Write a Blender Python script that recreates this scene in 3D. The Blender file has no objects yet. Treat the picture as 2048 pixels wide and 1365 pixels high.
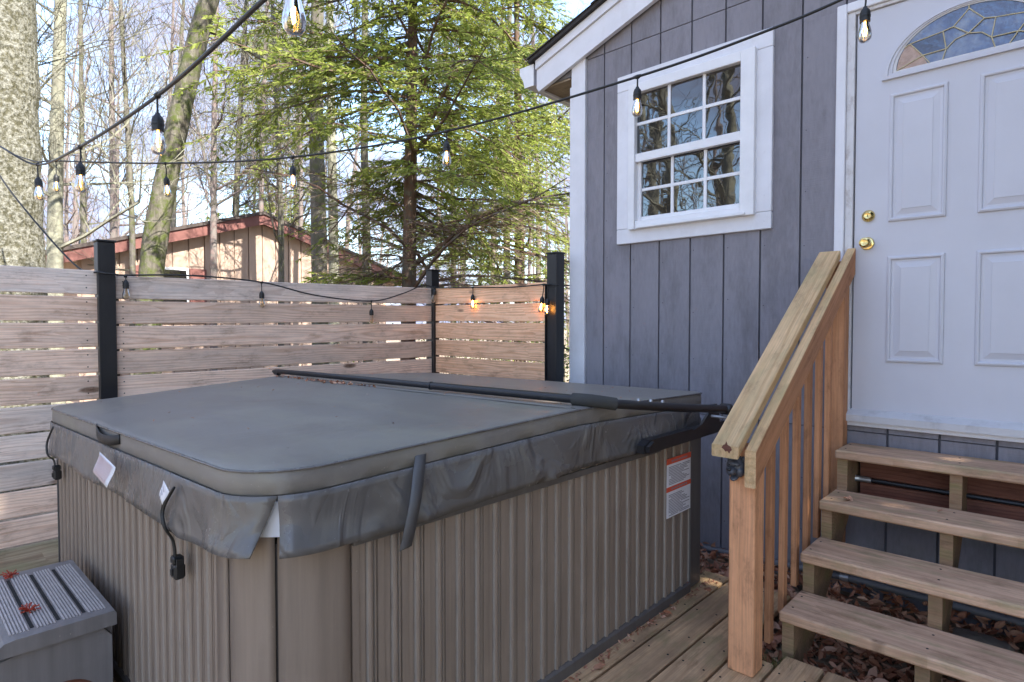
import bpy, math, random
import numpy as np
from mathutils import Vector, Matrix

random.seed(7)
rng = np.random.default_rng(11)
R = math.radians
C = bpy.context.scene.collection
S = bpy.context.scene
H = 1.353            # camera height above the deck; everything below is written from eye level, then raised by H

# ------------------------------------------------------------------ camera, sky, sun, exposure
cam_d = bpy.data.cameras.new('camera')
cam_d.sensor_width = 36.0
cam_d.lens = 1197.0 / 2048.0 * 36.0
cam_d.clip_start = 0.05
cam_d.clip_end = 600
cam = bpy.data.objects.new('camera', cam_d)
C.objects.link(cam)
cam.location = (0, 0, H)
cam.rotation_euler = (R(90 - 1.6), 0, R(43.2))
S.camera = cam

SUN_EL, SUN_AZ = 47.0, math.degrees(math.atan2(-0.03, 0.95))   # azimuth measured from +X towards +Y
sd = Vector((math.cos(R(SUN_EL)) * math.cos(R(SUN_AZ)), math.cos(R(SUN_EL)) * math.sin(R(SUN_AZ)), math.sin(R(SUN_EL))))
sun_d = bpy.data.lights.new('sun', 'SUN')
sun_d.energy = 3.1
sun_d.angle = R(0.5)
sun_d.color = (1.0, 0.94, 0.84)
sun = bpy.data.objects.new('sun', sun_d)
C.objects.link(sun)
sun.rotation_euler = sd.to_track_quat('Z', 'Y').to_euler()
sun.location = (0, 0, 30)

W = bpy.data.worlds.new('World')
S.world = W
W.use_nodes = True
wt = W.node_tree
for n in list(wt.nodes):
    wt.nodes.remove(n)
wo = wt.nodes.new('ShaderNodeOutputWorld')
wb = wt.nodes.new('ShaderNodeBackground')
wb.inputs['Strength'].default_value = 0.15
sky = wt.nodes.new('ShaderNodeTexSky')
sky.sky_type = 'NISHITA'
sky.sun_disc = False
sky.sun_elevation = R(SUN_EL)
sky.sun_rotation = math.atan2(sd.x, sd.y)
sky.air_density = 1.2
sky.dust_density = 0.6
sky.ozone_density = 3.5
tc = wt.nodes.new('ShaderNodeTexCoord')
mp = wt.nodes.new('ShaderNodeMapping')
mp.inputs['Scale'].default_value = (2.2, 2.2, 5.0)
mp.inputs['Location'].default_value = (0.7, 0.2, 0.4)
cn = wt.nodes.new('ShaderNodeTexNoise')
cn.inputs['Scale'].default_value = 1.6
cn.inputs['Detail'].default_value = 7
cn.inputs['Roughness'].default_value = 0.55
cr = wt.nodes.new('ShaderNodeValToRGB')
cr.color_ramp.elements[0].position = 0.36
cr.color_ramp.elements[1].position = 0.56
mx = wt.nodes.new('ShaderNodeMix')
mx.data_type = 'RGBA'
mx.inputs['B'].default_value = (0.92, 1.04, 1.50, 1)
wt.links.new(tc.outputs['Generated'], mp.inputs['Vector'])
wt.links.new(mp.outputs['Vector'], cn.inputs['Vector'])
wt.links.new(cn.outputs['Fac'], cr.inputs['Fac'])
wt.links.new(cr.outputs['Color'], mx.inputs['Factor'])
wt.links.new(sky.outputs['Color'], mx.inputs['A'])
wt.links.new(mx.outputs['Result'], wb.inputs['Color'])
wt.links.new(wb.outputs['Background'], wo.inputs['Surface'])

S.view_settings.view_transform = 'Standard'
S.view_settings.look = 'None'
S.view_settings.gamma = 1.0
S.view_settings.exposure = 2.55
S.view_settings.use_curve_mapping = False
S.render.engine = 'CYCLES'

# ------------------------------------------------------------------ scene helpers
def prop(o, label=None, cat=None, group=None, kind=None):
    if label: o['label'] = label
    if cat: o['category'] = cat
    if group: o['group'] = group
    if kind: o['kind'] = kind
    return o

def thing(name, label, cat, loc, group=None, kind=None):
    o = bpy.data.objects.new(name, None)
    C.objects.link(o)
    o.location = loc
    o.empty_display_size = 0.1
    return prop(o, label, cat, group, kind)

WLOC = {}
def wloc(o):
    v = Vector(o.location)
    p = o.parent
    while p:
        v = v + Vector(p.location)
        p = p.parent
    return v

def obj(name, me, parent=None, loc=(0, 0, 0), rot=None):
    """link a mesh as one object; loc is its place in the scene (not relative to its parent)"""
    o = bpy.data.objects.new(name, me)
    C.objects.link(o)
    l = Vector(loc)
    if parent:
        o.parent = parent
        l = l - wloc(parent)
    if rot is not None:
        M = rot.to_4x4() if isinstance(rot, Matrix) else rot
        o.matrix_local = Matrix.Translation(l) @ M
    else:
        o.location = l
    return o

class MB:
    def __init__(s):
        s.v = []; s.f = []; s.mi = []
    def add(s, vs, fs, m=0):
        k = len(s.v)
        s.v.extend([tuple(p) for p in vs])
        for f in fs:
            s.f.append([i + k for i in f]); s.mi.append(m)
        return s
    def box(s, x0, x1, y0, y1, z0, z1, b=0.0, m=0):
        c = ((x0 + x1) / 2, (y0 + y1) / 2, (z0 + z1) / 2)
        vs, fs = cbox(abs(x1 - x0), abs(y1 - y0), abs(z1 - z0), b)
        return s.add([(p[0] + c[0], p[1] + c[1], p[2] + c[2]) for p in vs], fs, m)
    def prism(s, poly, axis, a, b, m=0):
        """poly: 2D points; axis 'x': points are (y,z); 'y': (x,z); 'z': (x,y)"""
        n = len(poly)
        def P(p, t):
            return (t, p[0], p[1]) if axis == 'x' else ((p[0], t, p[1]) if axis == 'y' else (p[0], p[1], t))
        area = sum(poly[i][0] * poly[(i + 1) % n][1] - poly[(i + 1) % n][0] * poly[i][1] for i in range(n))
        pl = list(poly) if area > 0 else list(poly)[::-1]
        vs = [P(p, a) for p in pl] + [P(p, b) for p in pl]
        lo, hi = list(range(n)), list(range(n, 2 * n))
        up = (b > a)
        if axis == 'y': up = not up
        fs = [lo[::-1] if up else lo, hi if up else hi[::-1]]
        for i in range(n):
            j = (i + 1) % n
            q = [i, j, n + j, n + i]
            fs.append(q if up else q[::-1])
        return s.add(vs, fs, m)
    def tube(s, pts, rad, n=8, cap=True, m=0):
        pts = [Vector(p) for p in pts]
        if not hasattr(rad, '__len__'): rad = [rad] * len(pts)
        d = (pts[1] - pts[0]).normalized()
        u = d.orthogonal().normalized()
        vs = []
        for i, p in enumerate(pts):
            if i == 0: t = pts[1] - pts[0]
            elif i == len(pts) - 1: t = pts[-1] - pts[-2]
            else: t = pts[i + 1] - pts[i - 1]
            t.normalize()
            u = (u - t * u.dot(t))
            if u.length < 1e-6: u = t.orthogonal()
            u.normalize()
            w = t.cross(u)
            for k in range(n):
                a = 2 * math.pi * k / n
                q = p + (u * math.cos(a) + w * math.sin(a)) * rad[i]
                vs.append((q.x, q.y, q.z))
        fs = []
        for i in range(len(pts) - 1):
            for k in range(n):
                k2 = (k + 1) % n
                fs.append([i * n + k, i * n + k2, (i + 1) * n + k2, (i + 1) * n + k])
        if cap:
            fs.append(list(range(n))[::-1])
            fs.append([(len(pts) - 1) * n + k for k in range(n)])
        return s.add(vs, fs, m)
    def lathe(s, prof, c=(0, 0, 0), n=14, axis='z', m=0):
        """prof: (radius, height) pairs"""
        vs = []
        for r, h in prof:
            for k in range(n):
                a = 2 * math.pi * k / n
                if axis == 'z': p = (r * math.cos(a), r * math.sin(a), h)
                elif axis == 'y': p = (r * math.cos(a), h, -r * math.sin(a))
                else: p = (h, r * math.cos(a), r * math.sin(a))
                vs.append((p[0] + c[0], p[1] + c[1], p[2] + c[2]))
        fs = []
        for i in range(len(prof) - 1):
            for k in range(n):
                k2 = (k + 1) % n
                fs.append([i * n + k, i * n + k2, (i + 1) * n + k2, (i + 1) * n + k])
        return s.add(vs, fs, m)
    def mesh(s, name, mats, smooth=False, center=False):
        me = bpy.data.meshes.new(name)
        off = Vector((0, 0, 0))
        v = np.array(s.v, dtype=float).reshape(-1, 3)
        if center and len(v):
            off = Vector(((v[:, 0].min() + v[:, 0].max()) / 2, (v[:, 1].min() + v[:, 1].max()) / 2, (v[:, 2].min() + v[:, 2].max()) / 2))
            v = v - np.array(off)
        me.from_pydata(v.tolist(), [], s.f)
        for m in (mats if isinstance(mats, (list, tuple)) else [mats]):
            me.materials.append(m)
        if any(s.mi):
            me.polygons.foreach_set('material_index', s.mi)
        if smooth is True:
            me.polygons.foreach_set('use_smooth', [True] * len(me.polygons))
        elif smooth:
            me.polygons.foreach_set('use_smooth', [True] * len(me.polygons))
            me.set_sharp_from_angle(angle=R(smooth))
        me.update()
        s.off = off
        return me
    def build(s, name, mats, parent=None, smooth=False):
        me = s.mesh(name, mats, smooth, True)
        return obj(name, me, parent, s.off)

def cbox(sx, sy, sz, b=0.0):
    x, y, z = sx / 2, sy / 2, sz / 2
    if b <= 0:
        vs = [(i, j, k) for i in (-x, x) for j in (-y, y) for k in (-z, z)]
        fs = [[0, 1, 3, 2], [4, 6, 7, 5], [0, 4, 5, 1], [2, 3, 7, 6], [0, 2, 6, 4], [1, 5, 7, 3]]
        return vs, fs
    b = min(b, x * .9, y * .9, z * .9)
    vs = []; idx = {}
    for i in (-1, 1):
        for j in (-1, 1):
            for k in (-1, 1):
                for ax in range(3):
                    p = [i * (x - b), j * (y - b), k * (z - b)]
                    p[ax] = (i * x, j * y, k * z)[ax]
                    idx[(i, j, k, ax)] = len(vs); vs.append(tuple(p))
    fs = []
    def face(ids):
        a, bb, c = [Vector(vs[q]) for q in ids[:3]]
        nrm = (bb - a).cross(c - a)
        ctr = sum((Vector(vs[q]) for q in ids), Vector()) / len(ids)
        fs.append(ids if nrm.dot(ctr) > 0 else ids[::-1])
    for s_ in (-1, 1):
        face([idx[(s_, j, k, 0)] for j, k in ((-1, -1), (1, -1), (1, 1), (-1, 1))])
        face([idx[(j, s_, k, 1)] for j, k in ((-1, -1), (1, -1), (1, 1), (-1, 1))])
        face([idx[(j, k, s_, 2)] for j, k in ((-1, -1), (1, -1), (1, 1), (-1, 1))])
    for a in (-1, 1):
        for c in (-1, 1):
            face([idx[(a, c, -1, 0)], idx[(a, c, 1, 0)], idx[(a, c, 1, 1)], idx[(a, c, -1, 1)]])
            face([idx[(a, -1, c, 0)], idx[(a, 1, c, 0)], idx[(a, 1, c, 2)], idx[(a, -1, c, 2)]])
            face([idx[(-1, a, c, 1)], idx[(1, a, c, 1)], idx[(1, a, c, 2)], idx[(-1, a, c, 2)]])
    for i in (-1, 1):
        for j in (-1, 1):
            for k in (-1, 1):
                face([idx[(i, j, k, 0)], idx[(i, j, k, 1)], idx[(i, j, k, 2)]])
    return vs, fs

_pc = {}
def plank(name, parent, p0, p1, width, thick, normal, mat, bevel=0.004):
    """a board from p0 to p1 (its centre line); local x along it, local z its thickness"""
    p0, p1 = Vector(p0), Vector(p1)
    d = p1 - p0
    L = d.length
    key = (round(L, 3), round(width, 4), round(thick, 4), mat.name, bevel)
    me = _pc.get(key)
    if me is None:
        vs, fs = cbox(L, width, thick, bevel)
        me = MB().add(vs, fs).mesh(name, mat)
        _pc[key] = me
    x = d.normalized()
    z = Vector(normal)
    z = (z - x * z.dot(x)).normalized()
    y = z.cross(x)
    M = Matrix((x, y, z)).transposed()
    return obj(name, me, parent, (p0 + p1) / 2, M)

# ------------------------------------------------------------------ materials
def newmat(name):
    m = bpy.data.materials.new(name)
    m.use_nodes = True
    nt = m.node_tree
    b = nt.nodes['Principled BSDF']
    return m, nt, b

def N(nt, t, **kw):
    n = nt.nodes.new('ShaderNode' + t)
    for k, v in kw.items():
        if k in n.inputs: n.inputs[k].default_value = v
        else: setattr(n, k, v)
    return n

def ramp(nt, fac, stops):
    r = nt.nodes.new('ShaderNodeValToRGB')
    el = r.color_ramp.elements
    while len(el) > 1: el.remove(el[-1])
    el[0].position = stops[0][0]; el[0].color = (*stops[0][1], 1) if len(stops[0][1]) == 3 else stops[0][1]
    for p, c in stops[1:]:
        e = el.new(p); e.color = (*c, 1)
    nt.links.new(fac, r.inputs['Fac'])
    return r.outputs['Color']

def mix(nt, fac, a, b, blend='MIX'):
    m = nt.nodes.new('ShaderNodeMix'); m.data_type = 'RGBA'; m.blend_type = blend
    def s(sock, v):
        if isinstance(v, (tuple, list)): m.inputs[sock].default_value = (*v, 1) if len(v) == 3 else v
        elif isinstance(v, (int, float)): m.inputs[sock].default_value = v if sock == 'Factor' else (v, v, v, 1)
        else: nt.links.new(v, m.inputs[sock])
    s('Factor', fac); s('A', a); s('B', b)
    return m.outputs['Result']

def math_(nt, op, a, b=None):
    m = nt.nodes.new('ShaderNodeMath'); m.operation = op
    for i, v in enumerate((a, b)):
        if v is None: continue
        if isinstance(v, (int, float)): m.inputs[i].default_value = v
        else: nt.links.new(v, m.inputs[i])
    return m.outputs[0]

def coords(nt, scale=(1, 1, 1), rand=True, kind='Object'):
    t = nt.nodes.new('ShaderNodeTexCoord')
    v = t.outputs[kind]
    if rand:
        oi = nt.nodes.new('ShaderNodeObjectInfo')
        mm = nt.nodes.new('ShaderNodeVectorMath'); mm.operation = 'SCALE'
        mm.inputs[0].default_value = (17.3, 9.1, 5.7)
        nt.links.new(oi.outputs['Random'], mm.inputs['Scale'])
        aa = nt.nodes.new('ShaderNodeVectorMath'); aa.operation = 'ADD'
        nt.links.new(v, aa.inputs[0]); nt.links.new(mm.outputs[0], aa.inputs[1])
        v = aa.outputs[0]
    mp = nt.nodes.new('ShaderNodeMapping')
    mp.inputs['Scale'].default_value = scale
    nt.links.new(v, mp.inputs['Vector'])
    return mp.outputs['Vector']

def noise(nt, vec, scale=5, detail=4, rough=0.55, dist=0.0):
    n = nt.nodes.new('ShaderNodeTexNoise')
    n.inputs['Scale'].default_value = scale; n.inputs['Detail'].default_value = detail
    n.inputs['Roughness'].default_value = rough; n.inputs['Distortion'].default_value = dist
    nt.links.new(vec, n.inputs['Vector'])
    return n.outputs['Fac']

def bump(nt, b, height, strength=0.3, dist=0.01, chain=None):
    bp = nt.nodes.new('ShaderNodeBump')
    bp.inputs['Strength'].default_value = strength; bp.inputs['Distance'].default_value = dist
    nt.links.new(height, bp.inputs['Height'])
    if chain is not None: nt.links.new(chain, bp.inputs['Normal'])
    nt.links.new(bp.outputs['Normal'], b.inputs['Normal'])
    return bp.outputs['Normal']

def set_(b, **kw):
    for k, v in kw.items():
        b.inputs[k].default_value = v

def wood(name, light, dark, stain, stain_amt=0.5, knots=0.0, grain=1.0, rough=0.75, moss=None, moss_amt=0.0, ring_amt=0.75):
    m, nt, b = newmat(name)
    # rings of the log cut lengthwise: distance from a wandering pith line
    big = coords(nt, (0.55, 1, 1))
    warp = noise(nt, big, 2.2, 3, 0.5)
    P = coords(nt, (1, 1, 1))
    sx = nt.nodes.new('ShaderNodeSeparateXYZ'); nt.links.new(coords(nt, (1, 1, 1), rand=False), sx.inputs[0])
    oi = nt.nodes.new('ShaderNodeObjectInfo')
    offy = math_(nt, 'MULTIPLY', math_(nt, 'SUBTRACT', oi.outputs['Random'], 0.5), 0.10)
    yy = math_(nt, 'ADD', sx.outputs['Y'], offy)
    yy = math_(nt, 'ADD', yy, math_(nt, 'MULTIPLY', math_(nt, 'SUBTRACT', warp, 0.5), 0.07))
    zz = math_(nt, 'ADD', sx.outputs['Z'], math_(nt, 'MULTIPLY', math_(nt, 'SUBTRACT', noise(nt, big, 0.9, 2), 0.34), 0.12))
    rr = math_(nt, 'SQRT', math_(nt, 'ADD', math_(nt, 'MULTIPLY', yy, yy), math_(nt, 'MULTIPLY', zz, zz)))
    kn = None
    if knots > 0:
        vo = nt.nodes.new('ShaderNodeTexVoronoi'); vo.inputs['Scale'].default_value = 1.0
        nt.links.new(coords(nt, (2.3, 7.0, 0.001)), vo.inputs['Vector'])
        kd = vo.outputs['Distance']
        kn = ramp(nt, kd, [(0.0, (1, 1, 1)), (0.085 * knots, (0.8, 0.8, 0.8)), (0.13 * knots, (0.0, 0.0, 0.0))])
        sc_ = nt.nodes.new('ShaderNodeSeparateColor'); nt.links.new(vo.outputs['Color'], sc_.inputs[0])
        on_ = math_(nt, 'GREATER_THAN', sc_.outputs[0], 0.55)
        kn = math_(nt, 'MULTIPLY', kn, on_)
        pull = math_(nt, 'MULTIPLY', on_, math_(nt, 'DIVIDE', 0.0045, math_(nt, 'ADD', kd, 0.10)))
        rr = math_(nt, 'ADD', rr, pull)
    ph = math_(nt, 'MULTIPLY', rr, 2 * math.pi * 66 * grain)
    ph = math_(nt, 'ADD', ph, math_(nt, 'MULTIPLY', noise(nt, coords(nt, (1.6, 22, 22)), 1.0, 2), 1.6))
    ring = math_(nt, 'ADD', math_(nt, 'MULTIPLY', math_(nt, 'SINE', ph), 0.5), 0.5)
    ring = math_(nt, 'POWER', ring, 2.8)
    fib = noise(nt, coords(nt, (3, 160, 160)), 1.0, 3, 0.6)
    colr = mix(nt, math_(nt, 'MULTIPLY', ring, ring_amt), light, dark)
    colr = mix(nt, 0.55, colr, ramp(nt, fib, [(0.30, (0.55, 0.55, 0.55)), (0.62, (1.08, 1.08, 1.08))]), 'MULTIPLY')
    st = noise(nt, coords(nt, (1.3, 7, 7)), 1.4, 5, 0.62)
    colr = mix(nt, ramp(nt, st, [(0.42, (0, 0, 0)), (0.70, (stain_amt,) * 3)]), colr, stain)
    we = noise(nt, coords(nt, (1.0, 2.2, 2.2)), 5.0, 9, 0.74)
    colr = mix(nt, 1.0, colr, ramp(nt, we, [(0.30, (0.60, 0.57, 0.53)), (0.46, (0.98, 0.97, 0.96)), (0.72, (1.16, 1.15, 1.12))]), 'MULTIPLY')
    # every board its own tone
    tone = nt.nodes.new('ShaderNodeMapRange')
    tone.inputs['To Min'].default_value = 0.84; tone.inputs['To Max'].default_value = 1.12
    nt.links.new(oi.outputs['Random'], tone.inputs['Value'])
    tn = nt.nodes.new('ShaderNodeCombineColor')
    for i in range(3): nt.links.new(tone.outputs[0], tn.inputs[i])
    colr = mix(nt, 1.0, colr, tn.outputs[0], 'MULTIPLY')
    if moss is not None:
        ms = noise(nt, coords(nt, (2.2, 6, 6)), 2.0, 6, 0.65)
        colr = mix(nt, ramp(nt, ms, [(0.50, (0, 0, 0)), (0.66, (moss_amt,) * 3)]), colr, moss)
    if kn is not None:
        kr = mix(nt, ramp(nt, noise(nt, P, 60, 2), [(0.4, (0, 0, 0)), (0.6, (1, 1, 1))]), (0.11, 0.055, 0.03), (0.20, 0.12, 0.075))
        colr = mix(nt, kn, colr, kr)
    nt.links.new(colr, b.inputs['Base Color'])
    set_(b, Roughness=rough)
    b.inputs['Specular IOR Level'].default_value = 0.3
    h = math_(nt, 'ADD', math_(nt, 'MULTIPLY', fib, 1.0), math_(nt, 'MULTIPLY', ring, -0.25))
    bump(nt, b, h, 0.35, 0.004)
    return m

def paint(name, col, rough=0.5, dirt=(0.2, 0.18, 0.15), dirt_amt=0.15, nscale=6, bump_s=0.05, bscale=(60, 60, 60), var=0.06):
    m, nt, b = newmat(name)
    n1 = noise(nt, coords(nt, (1, 1, 1)), nscale, 6, 0.6)
    lo = tuple(c * (1 - var) for c in col); hi = tuple(min(1, c * (1 + var)) for c in col)
    c = ramp(nt, n1, [(0.3, lo), (0.7, hi)])
    n2 = noise(nt, coords(nt, (1.7, 1.7, 0.9)), nscale * 0.7, 8, 0.7)
    c = mix(nt, ramp(nt, n2, [(0.52, (0, 0, 0)), (0.80, (dirt_amt,) * 3)]), c, dirt)
    nt.links.new(c, b.inputs['Base Color'])
    rv = math_(nt, 'ADD', math_(nt, 'MULTIPLY', n2, 0.25), rough - 0.12)
    nt.links.new(rv, b.inputs['Roughness'])
    bump(nt, b, noise(nt, coords(nt, bscale), 1.0, 3), bump_s, 0.003)
    return m

M = {}
M['fence'] = wood('fence_wood', (0.92, 0.69, 0.54), (0.58, 0.345, 0.22), (0.66, 0.53, 0.44), 0.6, knots=1.2, ring_amt=0.6)
M['fence_warm'] = wood('fence_wood_warm', (0.95, 0.58, 0.36), (0.62, 0.29, 0.14), (0.74, 0.45, 0.29), 0.45, knots=1.2, ring_amt=0.6)
M['fence_grey'] = wood('fence_wood_grey', (0.86, 0.72, 0.62), (0.55, 0.40, 0.31), (0.54, 0.49, 0.45), 0.8, knots=1.2, ring_amt=0.55)
M['fence_green'] = wood('fence_wood_green', (0.47, 0.38, 0.27), (0.30, 0.22, 0.15), (0.26, 0.27, 0.15), 0.8, knots=1.1)
M['rail'] = wood('rail_wood', (0.74, 0.495, 0.27), (0.50, 0.285, 0.12), (0.54, 0.385, 0.20), 0.7, knots=0.0, grain=0.6, moss=(0.34, 0.29, 0.14), moss_amt=0.4, ring_amt=0.5)
M['red_rail'] = wood('stained_wood', (0.58, 0.28, 0.14), (0.42, 0.18, 0.08), (0.40, 0.20, 0.10), 0.5, grain=0.5, ring_amt=0.5)
M['post'] = wood('post_wood', (0.80, 0.40, 0.21), (0.60, 0.27, 0.13), (0.58, 0.30, 0.16), 0.35, knots=0.8, grain=0.5, ring_amt=0.4)
M['tread'] = wood('tread_wood', (0.66, 0.43, 0.285), (0.42, 0.235, 0.13), (0.40, 0.245, 0.16), 0.75, knots=0.7, grain=0.45, ring_amt=0.45, moss=(0.26, 0.24, 0.11), moss_amt=0.5)
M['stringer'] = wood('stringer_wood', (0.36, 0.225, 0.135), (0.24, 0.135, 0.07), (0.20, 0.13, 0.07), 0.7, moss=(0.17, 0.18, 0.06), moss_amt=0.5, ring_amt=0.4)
M['ledger'] = wood('ledger_wood', (0.22, 0.085, 0.055), (0.14, 0.05, 0.03), (0.10, 0.05, 0.04), 0.5)
M['deck'] = wood('deck_wood', (0.58, 0.375, 0.21), (0.38, 0.22, 0.105), (0.25, 0.16, 0.095), 0.9, knots=0.6, grain=0.45, ring_amt=0.45, moss=(0.27, 0.22, 0.10), moss_amt=0.6)
M['soffit'] = wood('soffit_wood', (0.34, 0.27, 0.19), (0.24, 0.18, 0.12), (0.2, 0.16, 0.11), 0.5)

# painted rough-sawn siding
def siding_mat(name, col):
    m, nt, b = newmat(name)
    saw = noise(nt, coords(nt, (22, 22, 5)), 3.0, 4, 0.65)
    hor = noise(nt, coords(nt, (6, 6, 240)), 1.0, 2, 0.5)
    base = ramp(nt, saw, [(0.25, tuple(c * 0.88 for c in col)), (0.75, tuple(c * 1.10 for c in col))])
    pat = noise(nt, coords(nt, (1, 1, 0.6)), 2.2, 5, 0.6)
    base = mix(nt, ramp(nt, pat, [(0.42, (0, 0, 0)), (0.72, (0.6,) * 3)]), base, tuple(c * 1.28 for c in col))
    dk = noise(nt, coords(nt, (4, 4, 1.1)), 1.6, 8, 0.72)
    base = mix(nt, 1.0, base, ramp(nt, dk, [(0.30, (0.72, 0.71, 0.70)), (0.52, (1.0, 1.0, 1.0))]), 'MULTIPLY')
    nt.links.new(base, b.inputs['Base Color'])
    set_(b, Roughness=0.72)
    b.inputs['Specular IOR Level'].default_value = 0.35
    bump(nt, b, math_(nt, 'ADD', hor, saw), 0.28, 0.004)
    return m
M['siding'] = siding_mat('grey_siding', (0.225, 0.215, 0.240))
M['gap'] = paint('siding_groove', (0.085, 0.085, 0.10), 0.8)  # siding grey with the shade of the recess put into the colour
M['trim'] = paint('white_trim', (0.72, 0.72, 0.76), 0.5, (0.35, 0.32, 0.28), 0.25, 5, 0.08, (30, 30, 30))
M['vinyl'] = paint('white_vinyl', (0.78, 0.78, 0.80), 0.35, (0.5, 0.48, 0.45), 0.1)
M['doorpaint'] = paint('door_paint', (0.56, 0.56, 0.61), 0.42, (0.45, 0.44, 0.45), 0.15, 3, 0.06, (90, 90, 18), 0.03)
M['jamb'] = paint('worn_jamb_paint', (0.62, 0.61, 0.62), 0.5, (0.22, 0.13, 0.08), 0.8, 16, 0.1)
M['alu'] = paint('threshold_metal', (0.55, 0.54, 0.55), 0.42, (0.16, 0.13, 0.11), 0.5, 10)
M['soffitpaint'] = paint('grey_gable_paint', (0.16, 0.155, 0.165), 0.7)
M['shingle'] = paint('dark_shingle', (0.035, 0.032, 0.032), 0.9, (0.09, 0.085, 0.08), 0.6, 60, 0.4)
M['black'] = paint('black_post_paint', (0.014, 0.014, 0.016), 0.42, (0.06, 0.055, 0.05), 0.25, 9)
M['blackmetal'] = paint('black_metal', (0.016, 0.016, 0.019), 0.40, (0.05, 0.05, 0.05), 0.3, 14)
M['rubber'] = paint('black_rubber', (0.012, 0.012, 0.012), 0.5, (0.05, 0.05, 0.05), 0.2, 30)
M['foam'] = paint('grey_foam_sleeve', (0.040, 0.040, 0.038), 0.85, (0.07, 0.07, 0.05), 0.3, 30, 0.3)
M['white'] = paint('white_shell', (0.74, 0.76, 0.80), 0.3)
M['paper'] = paint('label_paper', (0.80, 0.80, 0.84), 0.5, (0.5, 0.48, 0.46), 0.2, 20)
M['orange'] = paint('label_orange', (0.72, 0.10, 0.04), 0.5)
M['ink'] = paint('label_print', (0.28, 0.27, 0.31), 0.6)
M['redink'] = paint('label_red_print', (0.50, 0.30, 0.28), 0.6)
M['conduit'] = paint('grey_conduit', (0.13, 0.13, 0.14), 0.5, (0.07, 0.06, 0.05), 0.5, 12)
M['galv'] = paint('galvanised_metal', (0.42, 0.42, 0.43), 0.35, (0.2, 0.18, 0.16), 0.3, 20)
M['galv'].node_tree.nodes['Principled BSDF'].inputs['Metallic'].default_value = 0.7
M['stone'] = paint('field_stone', (0.20, 0.175, 0.15), 0.85, (0.08, 0.07, 0.055), 0.7, 6, 0.5, (25, 25, 25), 0.25)
M['bear'] = paint('cast_iron', (0.065, 0.068, 0.08), 0.30, (0.16, 0.16, 0.18), 0.6, 40, 0.3)
M['can'] = paint('grey_gutter', (0.50, 0.50, 0.56), 0.45, (0.3, 0.28, 0.25), 0.2)

m, nt, b = newmat('brass'); set_(b, Metallic=1.0, Roughness=0.16); b.inputs['Base Color'].default_value = (0.78, 0.60, 0.25, 1)
nr = noise(nt, coords(nt, (1, 1, 1)), 30, 4)
nt.links.new(math_(nt, 'ADD', math_(nt, 'MULTIPLY', nr, 0.2), 0.08), b.inputs['Roughness'])
M['brass'] = m

# vinyl of the spa cover
def vinyl(name, col, rough, streak, crease=(3, 3, 2), cs=0.25, cd=0.02):
    m, nt, b = newmat(name)
    n1 = noise(nt, coords(nt, (1, 1, 1), rand=False), 3.0, 7, 0.62)
    c = ramp(nt, n1, [(0.3, tuple(x * 0.85 for x in col)), (0.7, tuple(x * 1.15 for x in col))])
    n2 = noise(nt, coords(nt, (0.9, 2.6, 2), rand=False), 1.7, 6, 0.65, 0.4)
    c = mix(nt, ramp(nt, n2, [(0.46, (0, 0, 0)), (0.72, (0.55,) * 3)]), c, streak)
    sp = noise(nt, coords(nt, (1, 1, 1), rand=False), 75, 2, 0.5)
    c = mix(nt, ramp(nt, sp, [(0.70, (0, 0, 0)), (0.76, (0.45,) * 3)]), c, tuple(x * 2.0 for x in col))
    nt.links.new(c, b.inputs['Base Color'])
    nt.links.new(math_(nt, 'ADD', math_(nt, 'MULTIPLY', n1, 0.2), rough - 0.1), b.inputs['Roughness'])
    h = math_(nt, 'ADD', noise(nt, coords(nt, (1, 1, 1), rand=False), 420, 2), math_(nt, 'MULTIPLY', noise(nt, coords(nt, (1, 1, 1), rand=False), 9, 4), 1.2))
    ch = bump(nt, b, h, 0.12, 0.004)
    cr2 = noise(nt, coords(nt, crease, rand=False), 1.0, 3, 0.45, 1.2)
    cr3 = math_(nt, 'ABSOLUTE', math_(nt, 'SUBTRACT', cr2, 0.5))
    bump(nt, b, math_(nt, 'ADD', cr2, math_(nt, 'MULTIPLY', math_(nt, 'POWER', cr3, 0.8), 0.35)), cs, cd, ch)
    return m
M['cover'] = vinyl('cover_vinyl', (0.190, 0.174, 0.158), 0.44, (0.27, 0.252, 0.195))
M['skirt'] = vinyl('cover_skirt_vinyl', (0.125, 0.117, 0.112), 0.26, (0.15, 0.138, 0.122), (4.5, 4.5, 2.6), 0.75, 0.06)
M['strap'] = vinyl('strap_webbing', (0.085, 0.085, 0.088), 0.5, (0.10, 0.095, 0.09))

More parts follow.
